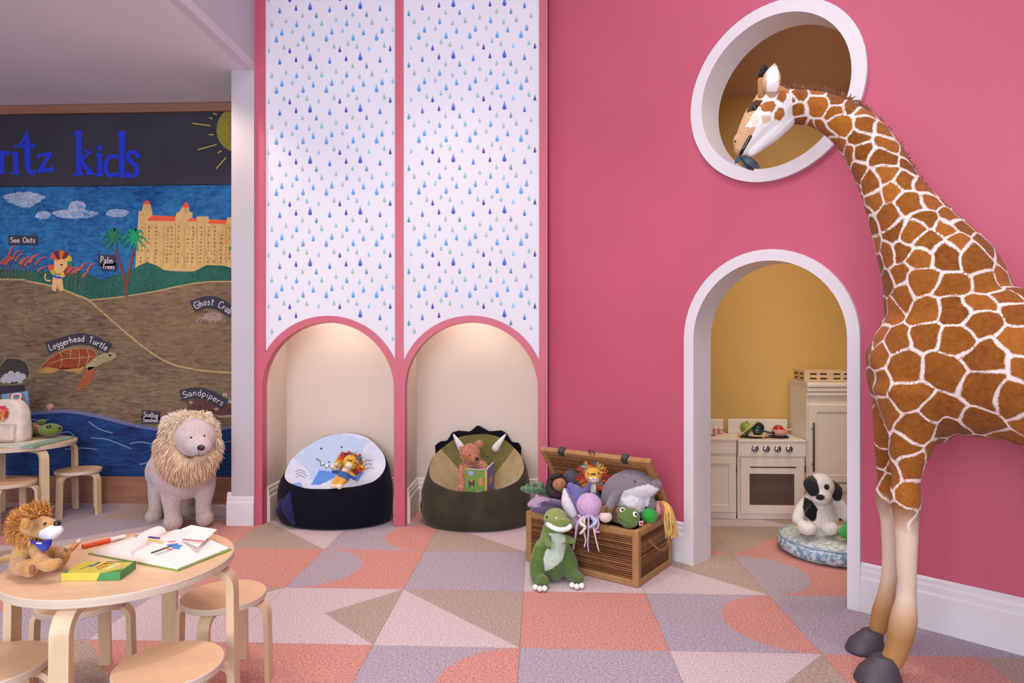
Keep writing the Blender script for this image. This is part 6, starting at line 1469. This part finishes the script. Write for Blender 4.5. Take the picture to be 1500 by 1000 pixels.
# ================================================================ sitting lion on the near table
pl_ = Q(50, 843, 2.02); pl_.z = TZ
o = thing('plush_lion_cub', 'small seated plush lion with blue neckerchief on the near table', 'plush toy', pl_); d = Pix(2.02, o)
def b_(b):
    d.tube(b, [(42, 795, .0, 16), (38, 812, .0, 19), (38, 824, .0, 19)], 4, seg=14); d.ell(b, 52, 770, .0, (19, 18, 17)); d.tube(b, [(58, 766, -.01, 12), (76, 770, -.03, 10)], 3); d.tube(b, [(62, 778, -.02, 11), (80, 777, -.04, 9.5)], 3)
    d.tube(b, [(30, 818, -.03, 12), (27, 828, -.05, 12), (38, 832, -.08, 11)], 3); d.ell(b, 43, 832, -.10, (13, 8, 13)); d.tube(b, [(52, 805, -.05, 8), (62, 822, -.09, 9), (72, 828, -.10, 9), (84, 824, -.10, 7)], 4); d.tube(b, [(64, 806, .02, 9), (80, 808, .02, 9), (92, 812, .02, 10)], 3); d.tube(b, [(88, 822, .01, 10), (95, 812, .0, 8)], 3)
    d.tube(b, [(28, 818, .06, 5), (12, 816, .08, 5), (0, 821, .08, 5)], 3)
def pt(c):
    x, y, t = d.uv(c)
    return '#c4935c' if noise.noise(c*40) > -.1 else '#b7854f'
lc_ = blob('body', b_, .004, m_plush, o, pt, 2)
def b_(b): d.tube(b, [(68, 780, -.03, 10), (79, 778.5, -.045, 10.5), (84, 777, -.045, 8)], 3)
blob('muzzle', b_, .0035, m_plush, o, lambda c: '#e6e2ec', 2)
def b_(b): d.ell(b, 40, 770, .02, (18, 17, 22)); d.ell(b, 46, 785, .0, (14, 12, 8)); d.ell(b, 54, 752, .0, (14, 14, 8))
mb4 = blob('mane_base', b_, .005, mat('cub_mane', '#c07a36', .9, .1, 40), o, None, 1); mc4 = d(50, 772, 0)
fur('mane', mb4, 3600, m_hair, o, lambda p, n: (lambda q: (.028, random.choice(['#d08a3c', '#c47830', '#dda050', '#b8682c', '#e0b060']), (q.x*7-.35+random.uniform(-.6, .6), q.y*8+random.uniform(-.5, .5), q.z*8+(.15 if q.z > 0 else -.5)+random.uniform(-.4, .4))))(p-mc4), .0016, .35, 9)
d.dot('eye', lc_, 66, 767, 2.6, m_eye, o, .7); ball('nose', d(84, 767, -.04), [d.r(5)]*3, m_eye, o); d.line('mouth', lc_, [(77, 781), (81, 782.5), (86, 781)], .5, m_thr, o)
def eb(b): d.ell(b, 37, 767, -.08, (7, 4, 9))
blob('ear', eb, .004, m_plush, o, lambda c: '#c08848', 1)
def b_(b):
    P_ = [(39, 788, -.055), (50, 792, -.075), (62, 793, -.075), (76, 789, -.045), (76, 796, -.055), (70, 806, -.075), (63, 807, -.085), (52, 799, -.085)]
    f_ = [b.verts.new(d(*q)) for q in P_]; k_ = [b.verts.new(d(q[0], q[1], q[2]+.022)) for q in P_]
    b.faces.new(f_); b.faces.new(k_[::-1])
    for k in range(len(P_)): b.faces.new((f_[k], f_[(k+1) % len(P_)], k_[(k+1) % len(P_)], k_[k]))
kc = blob('neckerchief', b_, .003, mat('kerchief_blue', '#26309a', .7), o, None, 3)
bm = nb(); bm.faces.new([bm.verts.new(d(x, y, -.0905)) for x, y in ((53, 796), (61, 796.2), (61, 794.6), (53, 794.4))]); obj('kerchief_print', bm, m_eyew, o)
d.dot('paw_pad', lc_, 46, 834, (4.5, 7), mat('pad_brown', '#8a5a48', .8), o, .3); d.dot('paw_pad', lc_, 96, 807, (3, 5), mat('pad_brown', '#8a5a48', .8), o, .3)
bm = nb(); d.tube(bm, [(30, 768, .06, 3), (20, 772, .07, 4), (16, 773, .07, 3)], 3, flat=(1, .4)); obj('kerchief_knot', bm, mat('kerchief_blue', '#26309a'), o)
# ================================================================ turtle on the far table
pt_ = Q(66, 639, 4.76); pt_.z = TZ
o = thing('plush_turtle', 'green plush turtle carrying a baby turtle on the far table', 'plush toy', pt_); d = Pix(4.82, o)
def b_(b): d.ell(b, 74, 629, -.02, (15, 14, 9)); d.tube(b, [(62, 633, .05, 6), (48, 634, .08, 7)], 3)
tt = blob('body', b_, .006, m_plush, o, lambda c: '#6f8438', 2)
def b_(b): d.ell(b, 54, 627, .05, (13, 12, 9))
blob('shell', b_, .006, mat('shell_fleck', '#d8a888', .8, .3, 70, hue2='#7a4a38'), o, None, 2)
def b_(b): d.ell(b, 61, 618, .03, (5.5, 5, 4.5))
bt = blob('baby_head', b_, .004, m_plush, o, lambda c: '#6f8438', 1)
d.dot('eye', tt, 71.5, 625, 3.2, m_eye, o); d.dot('eye', tt, 87, 627, 2, m_eye, o); d.dot('eye', bt, 61, 617, .9, m_eye, o)
